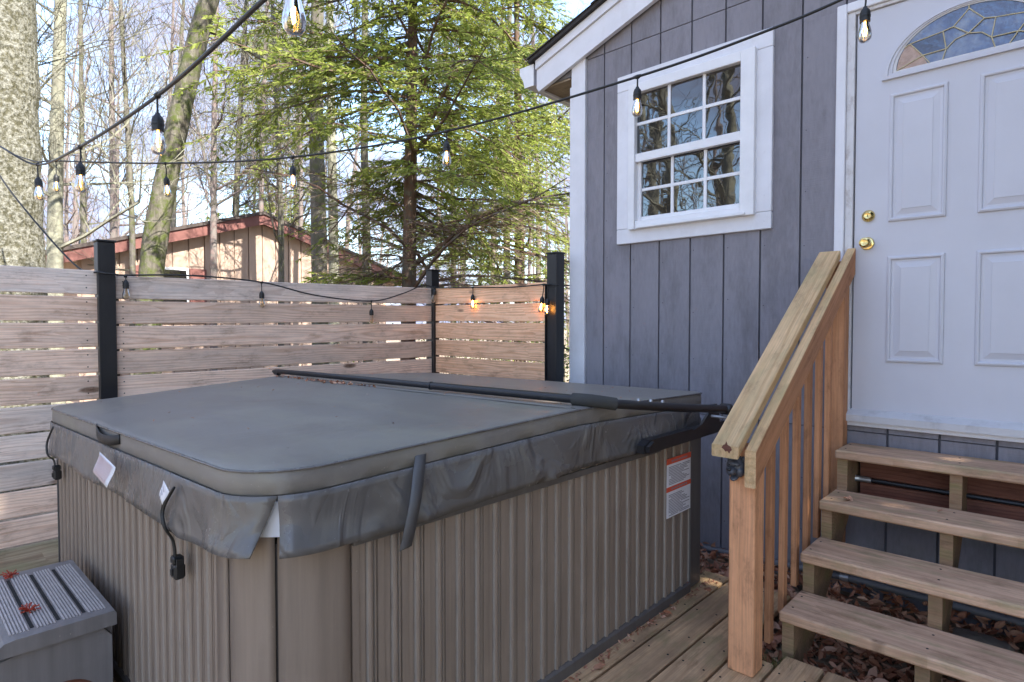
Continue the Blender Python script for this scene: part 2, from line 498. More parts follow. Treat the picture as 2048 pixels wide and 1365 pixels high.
# taupe tub cabinet
def cabinet(name, col):
    m, nt, b = newmat(name)
    n1 = noise(nt, coords(nt, (14, 14, 0.8), rand=False), 2.0, 5, 0.6)
    c = ramp(nt, n1, [(0.3, tuple(x * 0.82 for x in col)), (0.72, tuple(x * 1.16 for x in col))])
    vo = nt.nodes.new('ShaderNodeTexVoronoi'); vo.inputs['Scale'].default_value = 46
    nt.links.new(coords(nt, (1, 1, 0.55), rand=False), vo.inputs['Vector'])
    pat = noise(nt, coords(nt, (1, 1, 1), rand=False), 5, 3)
    sp = math_(nt, 'MULTIPLY', ramp(nt, vo.outputs['Distance'], [(0.045, (1, 1, 1)), (0.075, (0, 0, 0))]), ramp(nt, pat, [(0.50, (0, 0, 0)), (0.62, (0.85,) * 3)]))
    c = mix(nt, sp, c, (0.42, 0.38, 0.31))
    du = noise(nt, coords(nt, (2, 2, 2), rand=False), 2.0, 7, 0.7)
    c = mix(nt, ramp(nt, du, [(0.50, (0, 0, 0)), (0.8, (0.4,) * 3)]), c, tuple(x * 1.5 for x in col))
    nt.links.new(c, b.inputs['Base Color'])
    nt.links.new(math_(nt, 'ADD', math_(nt, 'MULTIPLY', du, 0.25), 0.30), b.inputs['Roughness'])
    bump(nt, b, noise(nt, coords(nt, (1, 1, 0.3), rand=False), 180, 2), 0.06, 0.002)
    return m
M['cab'] = cabinet('tub_cabinet', (0.245, 0.190, 0.148))
M['cabtrim'] = cabinet('tub_trim', (0.105, 0.095, 0.088))
M['bead'] = paint('rib_edge_highlight', (0.33, 0.285, 0.24), 0.42, (0.18, 0.15, 0.125), 0.8, 14)  # light caught on the rib edges, painted as a paler colour
M['step'] = cabinet('step_plastic', (0.185, 0.172, 0.168))
M['steprib'] = cabinet('step_rib_plastic', (0.46, 0.42, 0.40))
M['lead'] = paint('pale_brass_leading', (0.50, 0.44, 0.28), 0.4, (0.3, 0.28, 0.22), 0.4, 20)
M['dark'] = paint('dark_gap', (0.012, 0.012, 0.012), 0.9)

# glass
m, nt, b = newmat('window_glass')
b.inputs['Base Color'].default_value = (0.018, 0.016, 0.015, 1)
set_(b, Roughness=0.015, IOR=2.1)
wv = noise(nt, coords(nt, (1, 1, 1)), 5.0, 2, 0.5)
bump(nt, b, wv, 0.07, 0.012)
M['pane'] = m
m, nt, b = newmat('leaded_glass')
set_(b, Roughness=0.06, IOR=1.9)
n1 = noise(nt, coords(nt, (1, 1, 1)), 6, 5, 0.6)
nt.links.new(ramp(nt, n1, [(0.35, (0.03, 0.045, 0.085)), (0.55, (0.085, 0.125, 0.235)), (0.72, (0.26, 0.30, 0.37))]), b.inputs['Base Color'])
bump(nt, b, noise(nt, coords(nt, (1, 1, 1)), 34, 4), 0.35, 0.01)
M['fanblue'] = m
m, nt, b = newmat('leaded_glass_peach')
set_(b, Roughness=0.1, IOR=1.6)
n1 = noise(nt, coords(nt, (1, 1, 1)), 40, 4, 0.6)
nt.links.new(ramp(nt, n1, [(0.3, (0.34, 0.22, 0.16)), (0.7, (0.52, 0.36, 0.27))]), b.inputs['Base Color'])
bump(nt, b, noise(nt, coords(nt, (1, 1, 1)), 60, 3), 0.3, 0.01)
M['fanpeach'] = m

m, nt, b = newmat('bulb_glass')
for n in list(nt.nodes): nt.nodes.remove(n)
o_ = nt.nodes.new('ShaderNodeOutputMaterial'); tr = nt.nodes.new('ShaderNodeBsdfTransparent'); gl = nt.nodes.new('ShaderNodeBsdfGlossy')
tr.inputs['Color'].default_value = (0.97, 0.90, 0.76, 1); gl.inputs['Roughness'].default_value = 0.04
fr = nt.nodes.new('ShaderNodeFresnel'); fr.inputs['IOR'].default_value = 1.6
ms = nt.nodes.new('ShaderNodeMixShader')
nt.links.new(fr.outputs[0], ms.inputs[0]); nt.links.new(tr.outputs[0], ms.inputs[1]); nt.links.new(gl.outputs[0], ms.inputs[2]); nt.links.new(ms.outputs[0], o_.inputs[0])
M['bulb'] = m
def emit(name, col, st):
    m, nt, b = newmat(name)
    set_(b, Roughness=0.4); b.inputs['Base Color'].default_value = (*col, 1)
    b.inputs['Emission Color'].default_value = (*col, 1); b.inputs['Emission Strength'].default_value = st
    return m
M['filament'] = emit('lit_filament', (1.0, 0.50, 0.12), 6.0)
M['filament_hot'] = emit('bright_filament', (1.0, 0.42, 0.08), 22.0)
m, nt, b = newmat('unlit_filament'); b.inputs['Base Color'].default_value = (0.35, 0.3, 0.25, 1); set_(b, Roughness=0.4, Metallic=0.5)
M['filament_off'] = m

# bark and foliage
def bark(name, a, bcol, lichen, amt, scale=1.0, soft=0.0, bd=0.02):
    m, nt, b = newmat(name)
    n1 = noise(nt, coords(nt, (5 * scale, 5 * scale, 1.2 * scale)), 3.0, 6, 0.65)
    c = ramp(nt, n1, [(0.32, a), (0.66, bcol)])
    n2 = noise(nt, coords(nt, (1.6 * scale,) * 3), 5.0, 8, 0.72)
    c = mix(nt, ramp(nt, n2, [(0.50 - amt * 0.1 - soft, (0, 0, 0)), (0.60 + soft, (1, 1, 1))]), c, lichen)
    nt.links.new(c, b.inputs['Base Color']); set_(b, Roughness=0.9)
    b.inputs['Specular IOR Level'].default_value = 0.15
    bump(nt, b, math_(nt, 'ADD', n1, n2), 0.8, bd)
    return m
M['bark_lichen'] = bark('lichen_bark', (0.05, 0.048, 0.028), (0.15, 0.14, 0.09), (0.36, 0.355, 0.31), 0.25, 3.6, 0.05, 0.05)
M['bark_pale'] = bark('pale_bark', (0.14, 0.135, 0.105), (0.24, 0.235, 0.19), (0.29, 0.29, 0.22), 0.5)
M['bark_lean'] = bark('mossy_bark', (0.07, 0.062, 0.05), (0.19, 0.175, 0.145), (0.085, 0.105, 0.03), 0.5)
M['bark_red'] = bark('hemlock_bark', (0.085, 0.05, 0.035), (0.17, 0.11, 0.085), (0.12, 0.11, 0.09), 0.1)
M['bark_grey'] = bark('grey_bark', (0.085, 0.075, 0.065), (0.17, 0.155, 0.135), (0.11, 0.115, 0.06), 0.3)
M['bark_far'] = bark('far_bark', (0.13, 0.115, 0.105), (0.21, 0.19, 0.175), (0.21, 0.155, 0.145), 0.4)

def leafmat(name, stops, trans=0.35, scale=1.2):
    m, nt, b = newmat(name)
    g = nt.nodes.new('ShaderNodeNewGeometry')
    r1 = g.outputs['Random Per Island']
    n1 = noise(nt, coords(nt, (1, 1, 1), rand=False), scale, 3)
    f = math_(nt, 'ADD', math_(nt, 'MULTIPLY', r1, 0.55), math_(nt, 'MULTIPLY', n1, 0.6))
    c = ramp(nt, f, stops)
    nt.links.new(c, b.inputs['Base Color']); set_(b, Roughness=0.55)
    if trans > 0:
        t = nt.nodes.new('ShaderNodeBsdfTranslucent'); nt.links.new(c, t.inputs['Color'])
        ms = nt.nodes.new('ShaderNodeMixShader'); ms.inputs[0].default_value = trans
        nt.links.new(b.outputs[0], ms.inputs[1]); nt.links.new(t.outputs[0], ms.inputs[2])
        nt.links.new(ms.outputs[0], nt.nodes['Material Output'].inputs['Surface'])
    return m
M['hemlock'] = leafmat('hemlock_needles', [(0.2, (0.09, 0.135, 0.026)), (0.5, (0.24, 0.295, 0.052)), (0.8, (0.36, 0.40, 0.105))], 0.55)
M['drytwig'] = leafmat('dry_twigs', [(0.3, (0.16, 0.115, 0.085)), (0.8, (0.30, 0.24, 0.19))], 0.0)
M['evergreen'] = leafmat('added_shade_tree_needles', [(0.2, (0.03, 0.06, 0.02)), (0.8, (0.07, 0.12, 0.03))], 0.25)
M['shrub'] = leafmat('shrub_leaves', [(0.2, (0.10, 0.15, 0.03)), (0.8, (0.22, 0.26, 0.08))], 0.4)
M['litter'] = leafmat('leaf_litter', [(0.2, (0.13, 0.042, 0.024)), (0.5, (0.36, 0.14, 0.07)), (0.85, (0.58, 0.34, 0.22))], 0.0, 6)
M['redflower'] = leafmat('red_maple_flower', [(0.2, (0.35, 0.03, 0.015)), (0.8, (0.55, 0.09, 0.05))], 0.2)
M['grass'] = leafmat('grass_blades', [(0.2, (0.06, 0.10, 0.02)), (0.8, (0.12, 0.18, 0.05))], 0.3)

m, nt, b = newmat('forest_floor')
n1 = noise(nt, coords(nt, (1, 1, 1), rand=False), 0.6, 8, 0.7)
n2 = noise(nt, coords(nt, (1, 1, 1), rand=False), 22, 5, 0.7)
c = ramp(nt, n1, [(0.35, (0.24, 0.185, 0.13)), (0.6, (0.36, 0.30, 0.225))])
c = mix(nt, 0.8, c, ramp(nt, n2, [(0.3, (0.45, 0.42, 0.4)), (0.7, (1.3, 1.25, 1.15))]), 'MULTIPLY')
nt.links.new(c, b.inputs['Base Color']); set_(b, Roughness=0.95)
bump(nt, b, n2, 0.8, 0.03)
M['ground'] = m
m, nt, b = newmat('pink_siding')
n1 = noise(nt, coords(nt, (3, 3, 0.6)), 2.0, 5)
nt.links.new(ramp(nt, n1, [(0.3, (0.35, 0.255, 0.20)), (0.7, (0.42, 0.31, 0.245))]), b.inputs['Base Color']); set_(b, Roughness=0.8)
M['pink'] = m
M['maroon'] = paint('maroon_paint', (0.17, 0.066, 0.056), 0.6, (0.12, 0.05, 0.04), 0.3, 4)
M['farroof'] = paint('far_shingle', (0.07, 0.055, 0.05), 0.9, (0.12, 0.1, 0.09), 0.5, 10)

# ------------------------------------------------------------------ SETTING: ground and deck
GZ = -1.45
g = MB().add([(-150, -150, GZ), (150, -150, GZ), (150, 150, GZ), (-150, 150, GZ)], [[0, 1, 2, 3]])
prop(g.build('ground', M['ground']), kind='structure')

deck = thing('deck', 'weathered plank deck under the tub and stairs', None, (-1.5, 1.0, GZ), kind='structure')
x = -0.998 - 0.157 * 22
while x < 1.6:
    far = 3.10 if x < -1.0 else (2.42 if x < -0.9 else 2.52)
    far += random.uniform(-0.012, 0.012)
    plank('plank', deck, (x + 0.0785, -1.4, -1.353 - 0.0175 + random.uniform(-.002, .001)), (x + 0.0785, far, -1.353 - 0.0175 + random.uniform(-.002, .001)), 0.146, 0.035, (0, 0, 1), M['deck'], 0.006)
    x += 0.157
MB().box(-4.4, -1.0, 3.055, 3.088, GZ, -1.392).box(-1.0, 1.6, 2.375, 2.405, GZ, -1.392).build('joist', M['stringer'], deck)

# ------------------------------------------------------------------ HOUSE
WY = 3.58
house = thing('house', 'grey sided house with white trimmed window and white panelled door', 'house', (-0.8, 4.5, GZ))
def rakez(x): return 1.886 + 0.333 * (x + 2.747)
XR = 2.6
g0 = -2.462
edges = [-2.615] + [g0 + 0.2210 * k for k in range(0, 24)]
edges = [e for e in edges if e < XR] + [XR]
bands = [(-1.46, -0.573), (-0.567, 1.913), (1.919, None)]
for i in range(len(edges) - 1):
    a, bx = edges[i] + 0.0055, edges[i + 1] - 0.0055
    for z0, z1 in bands:
        rects = []
        if z1 is None:
            if rakez(bx) + 0.05 < z0: continue
            poly = [(a, z0), (bx, z0), (bx, rakez(bx) + 0.06), (a, max(z0, rakez(a) + 0.06))]
            MB().prism(poly, 'y', WY, WY + 0.013).build('siding_board', M['siding'], house)
            continue
        zz1 = z1
        pieces = [(a, bx, z0, zz1)]
        for (ox0, ox1, oz0, oz1) in ((-2.25, -1.37, 0.62, 1.64), (-0.93, 0.15, -0.49, 1.68)):
            out = []
            for (pa, pb, pz0, pz1) in pieces:
                if pb <= ox0 or pa >= ox1 or pz1 <= oz0 or pz0 >= oz1:
                    out.append((pa, pb, pz0, pz1)); continue
                if pz0 < oz0: out.append((pa, pb, pz0, oz0))
                if pz1 > oz1: out.append((pa, pb, oz1, pz1))
                ml, mr = max(pz0, oz0), min(pz1, oz1)
                if pa < ox0 - 0.01: out.append((pa, ox0, ml, mr))
                if pb > ox1 + 0.01: out.append((ox1, pb, ml, mr))
            pieces = out
        for (pa, pb, pz0, pz1) in pieces:
            top = [(pa, pz0), (pb, pz0), (pb, min(pz1, rakez(pb) + .06)), (pa, min(pz1, rakez(pa) + .06))]
            MB().prism(top, 'y', WY, WY + 0.013).build('siding_board', M['siding'], house)
bk = MB()
bk.prism([(-2.72, -1.5), (XR, -1.5), (XR, rakez(XR) + .05), (-2.72, rakez(-2.72) + .05)], 'y', WY + 0.0135, WY + 0.10)
bk.build('wall_backing', M['gap'], house)
MB().box(-2.735, -2.70, WY + 0.10, 9.5, -1.5, 1.9).build('side_wall', M['siding'], house)
MB().box(XR - .03, XR, WY + .10, 9.5, -1.5, 3.6).build('side_wall', M['siding'], house)
MB().box(-2.742, -2.617, WY - 0.020, WY + 0.0133, -1.40, 1.93, 0.003).build('corner_trim', M['trim'], house)
MB().box(-2.757, -2.7355, WY - 0.018, WY + 0.10, -1.40, 1.75, 0.003).build('corner_trim', M['trim'], house)
# roof edge
def slab_x(x0, x1, lo, hi, y0, y1, mb=None):
    mb = mb or MB()
    return mb.prism([(x0, rakez(x0) + lo), (x1, rakez(x1) + lo), (x1, rakez(x1) + hi), (x0, rakez(x0) + hi)], 'y', y0, y1)
XE = -3.05
XM = 2.9
rk = MB().prism([(XE, rakez(XE) + 0.03), (XE + 0.02, rakez(XE)), (XM, rakez(XM)), (XM, rakez(XM) + 0.165), (XE, rakez(XE) + 0.165)], 'y', WY - 0.055, WY - 0.022)
rk.build('rake_board', M['trim'], house)
slab_x(XE, XM, 0.168, 0.232, WY - 0.072, WY - 0.024).build('rake_trim', M['trim'], house)
MB().prism([(XE + .02, 1.835), (-2.757, 1.835), (-2.757, rakez(-2.757)), (XE + .02, rakez(XE + .02) + 0.02)], 'y', WY - 0.005, WY + 0.03).build('gable_return', M['soffitpaint'], house)
MB().box(XE + 0.022, -2.758, WY - 0.012, 9.5, 1.812, 1.826).build('soffit', M['soffit'], house)
MB().box(XE - 0.002, XE + 0.02, WY - 0.02, 9.5, 1.80, 2.02).build('eave_fascia', M['trim'], house)
rf = MB()
y = WY - 0.105
slab_x(XE - 0.05, XM, 0.235, 0.262, WY - 0.10, 9.7, rf)
roof = rf.build('roof', M['shingle'], house)
for k in range(9):     # overlapping shingle butts along the rake edge
    xa = XE - 0.055 + 0.30 * k
    MB().prism([(xa, rakez(xa) + 0.2635), (xa + 0.32, rakez(xa + .32) + 0.2635), (xa + 0.32, rakez(xa + .32) + 0.268), (xa, rakez(xa) + 0.276)], 'y', WY - 0.112 + 0.004 * (k % 2), 9.7).build('shingle_course', M['shingle'], roof)
gp = [(-3.075, 2.00), (-3.075, 1.845), (-3.165, 1.845), (-3.178, 1.90), (-3.215, 1.955), (-3.215, 2.00)]
MB().prism(gp, 'y', WY - 0.06, 9.5).build('gutter', M['can'], house)
MB().prism([(p[0] * 1.0 + (0.004 if p[0] < -3.1 else 0), p[1]) for p in [(-3.072, 2.004), (-3.072, 1.841), (-3.17, 1.841), (-3.184, 1.90), (-3.22, 1.955), (-3.22, 2.004)]], 'y', WY - 0.066, WY - 0.061).build('gutter_end_cap', M['vinyl'], house)

# ---- window
for (x0, x1, z0, z1) in ((-2.340, -1.288, 1.600, 1.705), (-2.340, -1.288, 0.555, 0.655), (-2.340, -2.222, 0.657, 1.598), (-1.402, -1.288, 0.657, 1.598)):
    MB().box(x0, x1, WY - 0.022, WY + 0.012, z0, z1, 0.003).build('window_trim', M['trim'], house)
fy0, fy1 = WY - 0.055, WY + 0.01
fr_ = MB()
X0, X1, Z0, Z1 = -2.232, -1.378, 0.642, 1.613
fr_.box(X0, X0 + 0.05, fy0, fy1, Z0, Z1, .003).box(X1 - 0.085, X1, fy0, fy1, Z0, Z1, .003)
fr_.box(X0 + .05, X1 - .085, fy0, fy1, Z1 - 0.062, Z1, .003).box(X0 + .05, X1 - .085, fy0 + .012, fy1, Z0, Z0 + 0.055, .003)
window = fr_.build('window', M['vinyl'], house)
MB().box(X0 + .07, X1 - .05, fy0 - 0.012, fy0 + .010, Z0 + 0.002, Z0 + 0.020, .003).build('sill', M['vinyl'], window)
GX0, GX1 = X0 + 0.05, X1 - 0.085
ZM0, ZM1 = 1.092, 1.148
MB().box(GX0, GX1, WY - 0.042, WY - 0.005, ZM0, ZM1, .003).build('sash', M['vinyl'], window)                     # meeting rail
def panes(x0, x1, z0, z1, yg, w=0.021):
    nx, nz = 3, 2
    px = (x1 - x0) / nx; pz = (z1 - z0) / nz
    for i in range(nx):
        for k in range(nz):
            a, bb = x0 + px * i + (w / 2 if i else 0), x0 + px * (i + 1) - (w / 2 if i < nx - 1 else 0)
            c, d = z0 + pz * k + (w / 2 if k else 0), z0 + pz * (k + 1) - (w / 2 if k < nz - 1 else 0)
            o = MB().box(a, bb, yg, yg + 0.006, c, d, 0.001).build('pane', M['pane'], window)
            o.rotation_euler = (R(random.uniform(-.5, .5)), 0, R(random.uniform(-.5, .5)))
    for i in (1, 2): MB().box(x0 + px * i - w / 2, x0 + px * i + w / 2, yg - 0.007, yg + 0.006, z0, z1, .002).build('muntin', M['vinyl'], window)
    MB().box(x0, x1, yg - 0.0062, yg + 0.0055, z0 + pz - w / 2, z0 + pz + w / 2, .002).build('muntin', M['vinyl'], window)
panes(GX0, GX1, ZM1, Z1 - 0.062, WY - 0.018)
ls = MB().box(GX0, GX0 + 0.028, WY - 0.012, WY + .02, Z0 + .055, ZM0, .002).box(GX1 - 0.012, GX1, WY - 0.012, WY + .02, Z0 + .055, ZM0, .002)
ls.box(GX0 + .028, GX1 - .012, WY - 0.012, WY + .02, Z0 + .055, Z0 + .085, .002).build('sash', M['vinyl'], window)
panes(GX0 + .028, GX1 - .012, Z0 + .085, ZM0, WY + 0.003)
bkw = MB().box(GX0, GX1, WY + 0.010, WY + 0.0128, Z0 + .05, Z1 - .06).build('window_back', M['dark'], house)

# ---- door
DX0, DX1, DZ0, DZ1 = -0.862, 0.055, -0.455, 1.632
DY = WY + 0.030
MB().box(DX0 - 0.092, DX0 - 0.044, WY - 0.032, WY + 0.0131, -0.49, 1.692, .004).build('door_casing', M['trim'], house)
MB().box(DX1 + 0.044, DX1 + 0.092, WY - 0.032, WY + 0.0131, -0.49, 1.692, .004).build('door_casing', M['trim'], house)
MB().box(DX0 - 0.0435, DX1 + 0.0435, WY - 0.0315, WY + 0.0131, 1.644, 1.692, .004).build('door_casing', M['trim'], house)
MB().box(DX0 - 0.0432, DX0 - 0.006, WY - 0.018, WY + 0.0132, -0.49, 1.643, .002).build('door_jamb', M['jamb'], house)
MB().box(DX1 + 0.006, DX1 + 0.0432, WY - 0.018, WY + 0.0132, -0.49, 1.643, .002).build('door_jamb', M['jamb'], house)
MB().box(DX0 - 0.0055, DX1 + 0.0055, WY - 0.0175, WY + 0.0132, 1.626, 1.6435, .002).build('door_jamb', M['jamb'], house)
thr = MB().prism([(WY - 0.055, -0.512), (WY + 0.012, -0.512), (WY + 0.012, -0.452), (WY - 0.01, -0.452), (WY - 0.055, -0.478)], 'x', DX0 - 0.06, DX1 + 0.06)
thr.build('threshold', M['alu'], house)
MB().box(DX0 - 0.07, DX1 + 0.07, WY - 0.030, WY - 0.001, -0.538, -0.5125, .003).build('threshold_trim', M['trim'], house)

DF = WY - 0.004       # door face
ds = MB().box(DX0, DX1, DF, WY + 0.013, DZ0, 1.624, 0.002)
door = ds.build('door', M['doorpaint'], house)
def door_panel(x0, x1, z0, z1, name='panel'):
    prof = [(0.0, 0.000), (0.002, 0.009), (0.010, 0.0125), (0.016, 0.011), (0.020, 0.0015), (0.032, 0.0008), (0.058, 0.0075), (0.060, 0.0095), (0.064, 0.0095)]
    vs, fs = [], []
    for ins, dep in prof:
        vs += [(x0 + ins, DF - 0.0002 - dep, z0 + ins), (x1 - ins, DF - 0.0002 - dep, z0 + ins), (x1 - ins, DF - 0.0002 - dep, z1 - ins), (x0 + ins, DF - 0.0002 - dep, z1 - ins)]
    for i in range(len(prof) - 1):
        for k in range(4):
            k2 = (k + 1) % 4
            fs.append([i * 4 + k, i * 4 + k2, i * 4 + 4 + k2, i * 4 + 4 + k])
    L = (len(prof) - 1) * 4
    fs.append([L, L + 1, L + 2, L + 3])
    MB().add(vs, fs).build(name, M['doorpaint'], door)
cxd = (DX0 + DX1) / 2
for z0, z1 in ((0.525, 1.172), (-0.195, 0.348)):
    door_panel(DX0 + 0.155, DX0 + 0.398, z0, z1)
    door_panel(DX1 - 0.398, DX1 - 0.155, z0, z1)
# fanlight
fcz, fa, fb = 1.283, 0.292, 0.225
FCX = cxd + 0.013
def arc(ra, rb, n=28, z=0.0): return [(FCX + ra * math.cos(math.pi * k / n), fcz + z + rb * math.sin(math.pi * k / n)) for k in range(n + 1)]
def ringarc(a0, b0, a1, b1, z0, z1, y0, y1, name, mat):
    mb = MB()
    o, i = arc(a0, b0, 28, z0), arc(a1, b1, 28, z1)
    n = len(o)
    vs = [(p[0], y1, p[1]) for p in o] + [(p[0], y0, p[1]) for p in o] + [(p[0], y0, p[1]) for p in i] + [(p[0], y1, p[1]) for p in i]
    fs = []
    for r in range(3):
        for k in range(n - 1):
            fs.append([r * n + k, r * n + k + 1, (r + 1) * n + k + 1, (r + 1) * n + k])
        fs.append([r * n + n - 1, r * n, (r + 1) * n, (r + 1) * n + n - 1])
    return mb.add(vs, fs).build(name, mat, door)
ringarc(fa + 0.062, fb + 0.052, fa + 0.035, fb + 0.03, -0.035, -0.018, DF - 0.016, DF + 0.002, 'fanlight_frame', M['doorpaint'])
ringarc(fa + 0.034, fb + 0.029, fa + 0.016, fb + 0.014, -0.017, -0.008, DF - 0.011, DF + 0.002, 'fanlight_frame', M['doorpaint'])
ringarc(fa + 0.0155, fb + 0.0135, fa, fb, -0.0075, 0, DF - 0.006, DF + 0.002, 'fanlight_frame', M['jamb'])
# leaded panes: cells between caming lines, all in the glass plane
def E(t, k=1.0): return (FCX + fa * k * math.cos(R(t)), fcz + fb * k * math.sin(R(t)))
def Q(dx, dz): return (FCX + dx * fa, fcz + dz * fb)
yg = DF - 0.003
hub = [Q(0.34 * math.cos(R(t)), 0.42 * math.sin(R(t))) for t in (0, 30, 60, 90, 120, 150, 180)]
mid = {}
star = {}
cames = []
cells = []
rays_ = [150, 90, 30]
tips = [Q(-0.80, 0.52), Q(0.0, 0.93), Q(0.80, 0.52)]
l_in = [hub[5], hub[3], hub[1]]
sideL = [Q(-0.62, 0.20), Q(-0.20, 0.64), Q(0.34, 0.60)]
sideR = [Q(-0.34, 0.60), Q(0.20, 0.64), Q(0.62, 0.20)]
for i in range(3):
    cells.append(('peachless', [l_in[i], sideR[i], tips[i], sideL[i]]))
    cames += [(l_in[i], sideR[i]), (sideR[i], tips[i]), (tips[i], sideL[i]), (sideL[i], l_in[i])]
cames += [(hub[k], hub[k + 1]) for k in range(6)]
cames += [(sideR[0], sideL[1]), (sideR[1], sideL[2]), (sideL[0], E(180, 0.995)), (tips[0], E(152, .995)), (sideR[2], E(0, .995)), (tips[2], E(28, .995)), (tips[1], E(90, .995))]
cames += [(sideL[0], Q(-0.52, 0.0)), (sideR[2], Q(0.52, 0.0))]
gl_ = MB()
full = arc(fa, fb, 28)
n = len(full)
gl_.add([(p[0], yg + 0.002, p[1]) for p in full], [list(range(n))])
gl_.build('glass_pane', M['fanblue'], door)
dmi = 0
for _, poly in cells:
    MB().prism(poly, 'y', yg - 0.001, yg + 0.0015).build('glass_pane', M['fanblue'], door)
pe = [Q(-0.99, 0.0), Q(-0.55, 0.0), sideL[0], tips[0], E(152, .99), E(160, .99), E(168, .99), E(175, .99)]
MB().prism(pe, 'y', yg - 0.0005, yg + 0.0015).build('glass_pane', M['fanpeach'], door)
cm = MB()
for p, q in cames:
    cm.tube([(p[0], yg - 0.003, p[1]), (q[0], yg - 0.003, q[1])], 0.0029, 5)
cm.build('leading', M['lead'], door)
# knob and deadbolt
kx = -0.800
kb = MB().lathe([(0.0, 0.0), (0.033, 0.0), (0.034, -0.004), (0.030, -0.009), (0.013, -0.012), (0.012, -0.030), (0.022, -0.036), (0.028, -0.048), (0.026, -0.060), (0.017, -0.066), (0.010, -0.064), (0.0, -0.064)], (kx, DF, 0.423), 20, 'y')
kb.build('knob', M['brass'], door, 35)
db = MB().lathe([(0.0, 0.0), (0.030, 0.0), (0.031, -0.006), (0.026, -0.016), (0.016, -0.022), (0.011, -0.020), (0.0, -0.020)], (kx + 0.004, DF, 0.566), 20, 'y')
db.build('deadbolt', M['brass'], door, 35)
MB().box(kx + 0.0025, kx + 0.0055, DF - 0.0215, DF - 0.0195, 0.560, 0.572).build('keyhole', M['dark'], door)

# ------------------------------------------------------------------ STAIRS
stairs = thing('wooden_stairs', 'wooden stairs with four open treads and a slanted handrail below the white door', 'stairs', (-0.2, 2.9, GZ))
TR = [(3.300, -0.632), (3.048, -0.833), (2.790, -1.010), (2.535, -1.183)]
TX0, TX1 = -0.868, 0.62
for yf, zt in TR:
    plank('tread', stairs, (TX0, yf + 0.134, zt - 0.0225), (TX1, yf + 0.134 + random.uniform(-.003, .003), zt - 0.0225), 0.268, 0.045, (0, 0, 1), M['tread'], 0.007)
def stringer(xc, w=0.046):
    pl = []
    for yf, zt in TR[::-1]:
        pl += [(yf + 0.022, zt - 0.046 - (0.17 if yf < 2.6 else 0.135)), (yf + 0.022, zt - 0.046)]
        pl += [(yf + 0.262, zt - 0.046)]
    pl = [(2.557, -1.40)] + pl[1:]
    pl += [(3.565, -0.90), (3.46, -0.90), (2.79, -1.42), (2.70, -1.45)]
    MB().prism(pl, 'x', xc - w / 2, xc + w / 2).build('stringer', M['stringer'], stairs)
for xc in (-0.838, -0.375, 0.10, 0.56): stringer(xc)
# red-brown boards behind the upper steps
plank('backing_board', stairs, (-0.80, 3.52, -0.735), (0.6, 3.52, -0.735), 0.12, 0.035, (0, -1, 0), M['ledger'])
plank('backing_board', stairs, (-0.80, 3.52, -0.905), (0.6, 3.52, -0.905), 0.17, 0.035, (0, -1, 0), M['ledger'])
MB().tube([(-0.83, 3.485, -0.800), (0.6, 3.485, -0.808)], 0.010, 8).build('rod', M['blackmetal'], stairs)
MB().tube([(-0.838, 3.485, -0.800), (-0.795, 3.485, -0.800), (-0.744, 3.485, -0.8005)], [0.021, 0.014, 0.014], 10).build('pipe_fitting', M['galv'], stairs)
# posts, balusters and rails
plank('post', stairs, (-0.919, 2.317, -1.353), (-0.919, 2.317, -0.470), 0.100, 0.098, (0, -1, 0), M['post'], 0.005)
plank('post', stairs, (-0.921, 3.510, -1.30), (-0.921, 3.510, 0.33), 0.092, 0.092, (0, -1, 0), M['red_rail'], 0.005)
for i in range(6):
    yb = 2.548 + 0.158 * i
    plank('baluster', stairs, (-0.912, yb, -1.335 + 0.44 * (yb - 2.545)), (-0.912, yb, -0.57 + 0.655 * (yb - 2.21)), 0.026, 0.042, (0, -1, 0), M['red_rail'], 0.003)
sl = 0.655
def railp(y): return -0.478 + sl * (y - 2.215)
def rail_piece(name, x0, x1, y0, y1, top, h, mat, b=0.0):
    """built level along local x, then tilted to the slope; ends cut plumb"""
    ang = math.atan(sl)
    L = (y1 - y0)
    mb = MB()
    # local frame: x along slope horizontally (world y), z up, sheared mesh
    c = 0.004
    sec = [(x0 + c, 0), (x1 - c, 0), (x1, -c), (x1, -h + c), (x1 - c, -h), (x0 + c, -h), (x0, -h + c), (x0, -c)]
    xm = (x0 + x1) / 2
    ym = (y0 + y1) / 2
    ca, sa = math.cos(ang), math.sin(ang)
    vs = []
    for yy in (y0, y1):
        for (xx, zz) in sec:
            wy, wz = yy - ym, sl * (yy - ym) + zz + h / 2
            vs.append((ca * wy + sa * wz, -(xx - xm), -sa * wy + ca * wz))
    fs = [list(range(8)), list(range(8, 16))[::-1]]
    for k in range(8): fs.append([k, k + 8, (k + 1) % 8 + 8, (k + 1) % 8])
    mb.add(vs, fs)
    me = mb.mesh(name, mat)
    Mx = Matrix(((0, -1, 0), (ca, 0, -sa), (sa, 0, ca)))
    return obj(name, me, stairs, (xm, ym, top(ym) - h / 2), Mx)
rail_piece('handrail', -1.003, -0.899, 2.185, 3.47, lambda y: railp(y) + 0.042, 0.047, M['rail'])
o = rail_piece('side_rail', -0.8915, -0.850, 2.225, 3.56, lambda y: railp(y) + 0.000, 0.140, M['red_rail'])
o.data = o.data.copy(); o.data.materials.append(M['rail'])
for p in o.data.polygons:
    if p.index == 0 or p.center.z > 0.045: p.material_index = 1
# split in the end of the handrail
MB().prism([(-0.964, -0.466), (-0.957, -0.455), (-0.950, -0.452), (-0.9455, -0.4395), (-0.941, -0.453), (-0.930, -0.457), (-0.924, -0.470), (-0.930, -0.476), (-0.934, -0.485), (-0.941, -0.476), (-0.949, -0.479), (-0.955, -0.471)], 'y', 2.1838, 2.1852).build('split', M['ledger'], stairs)

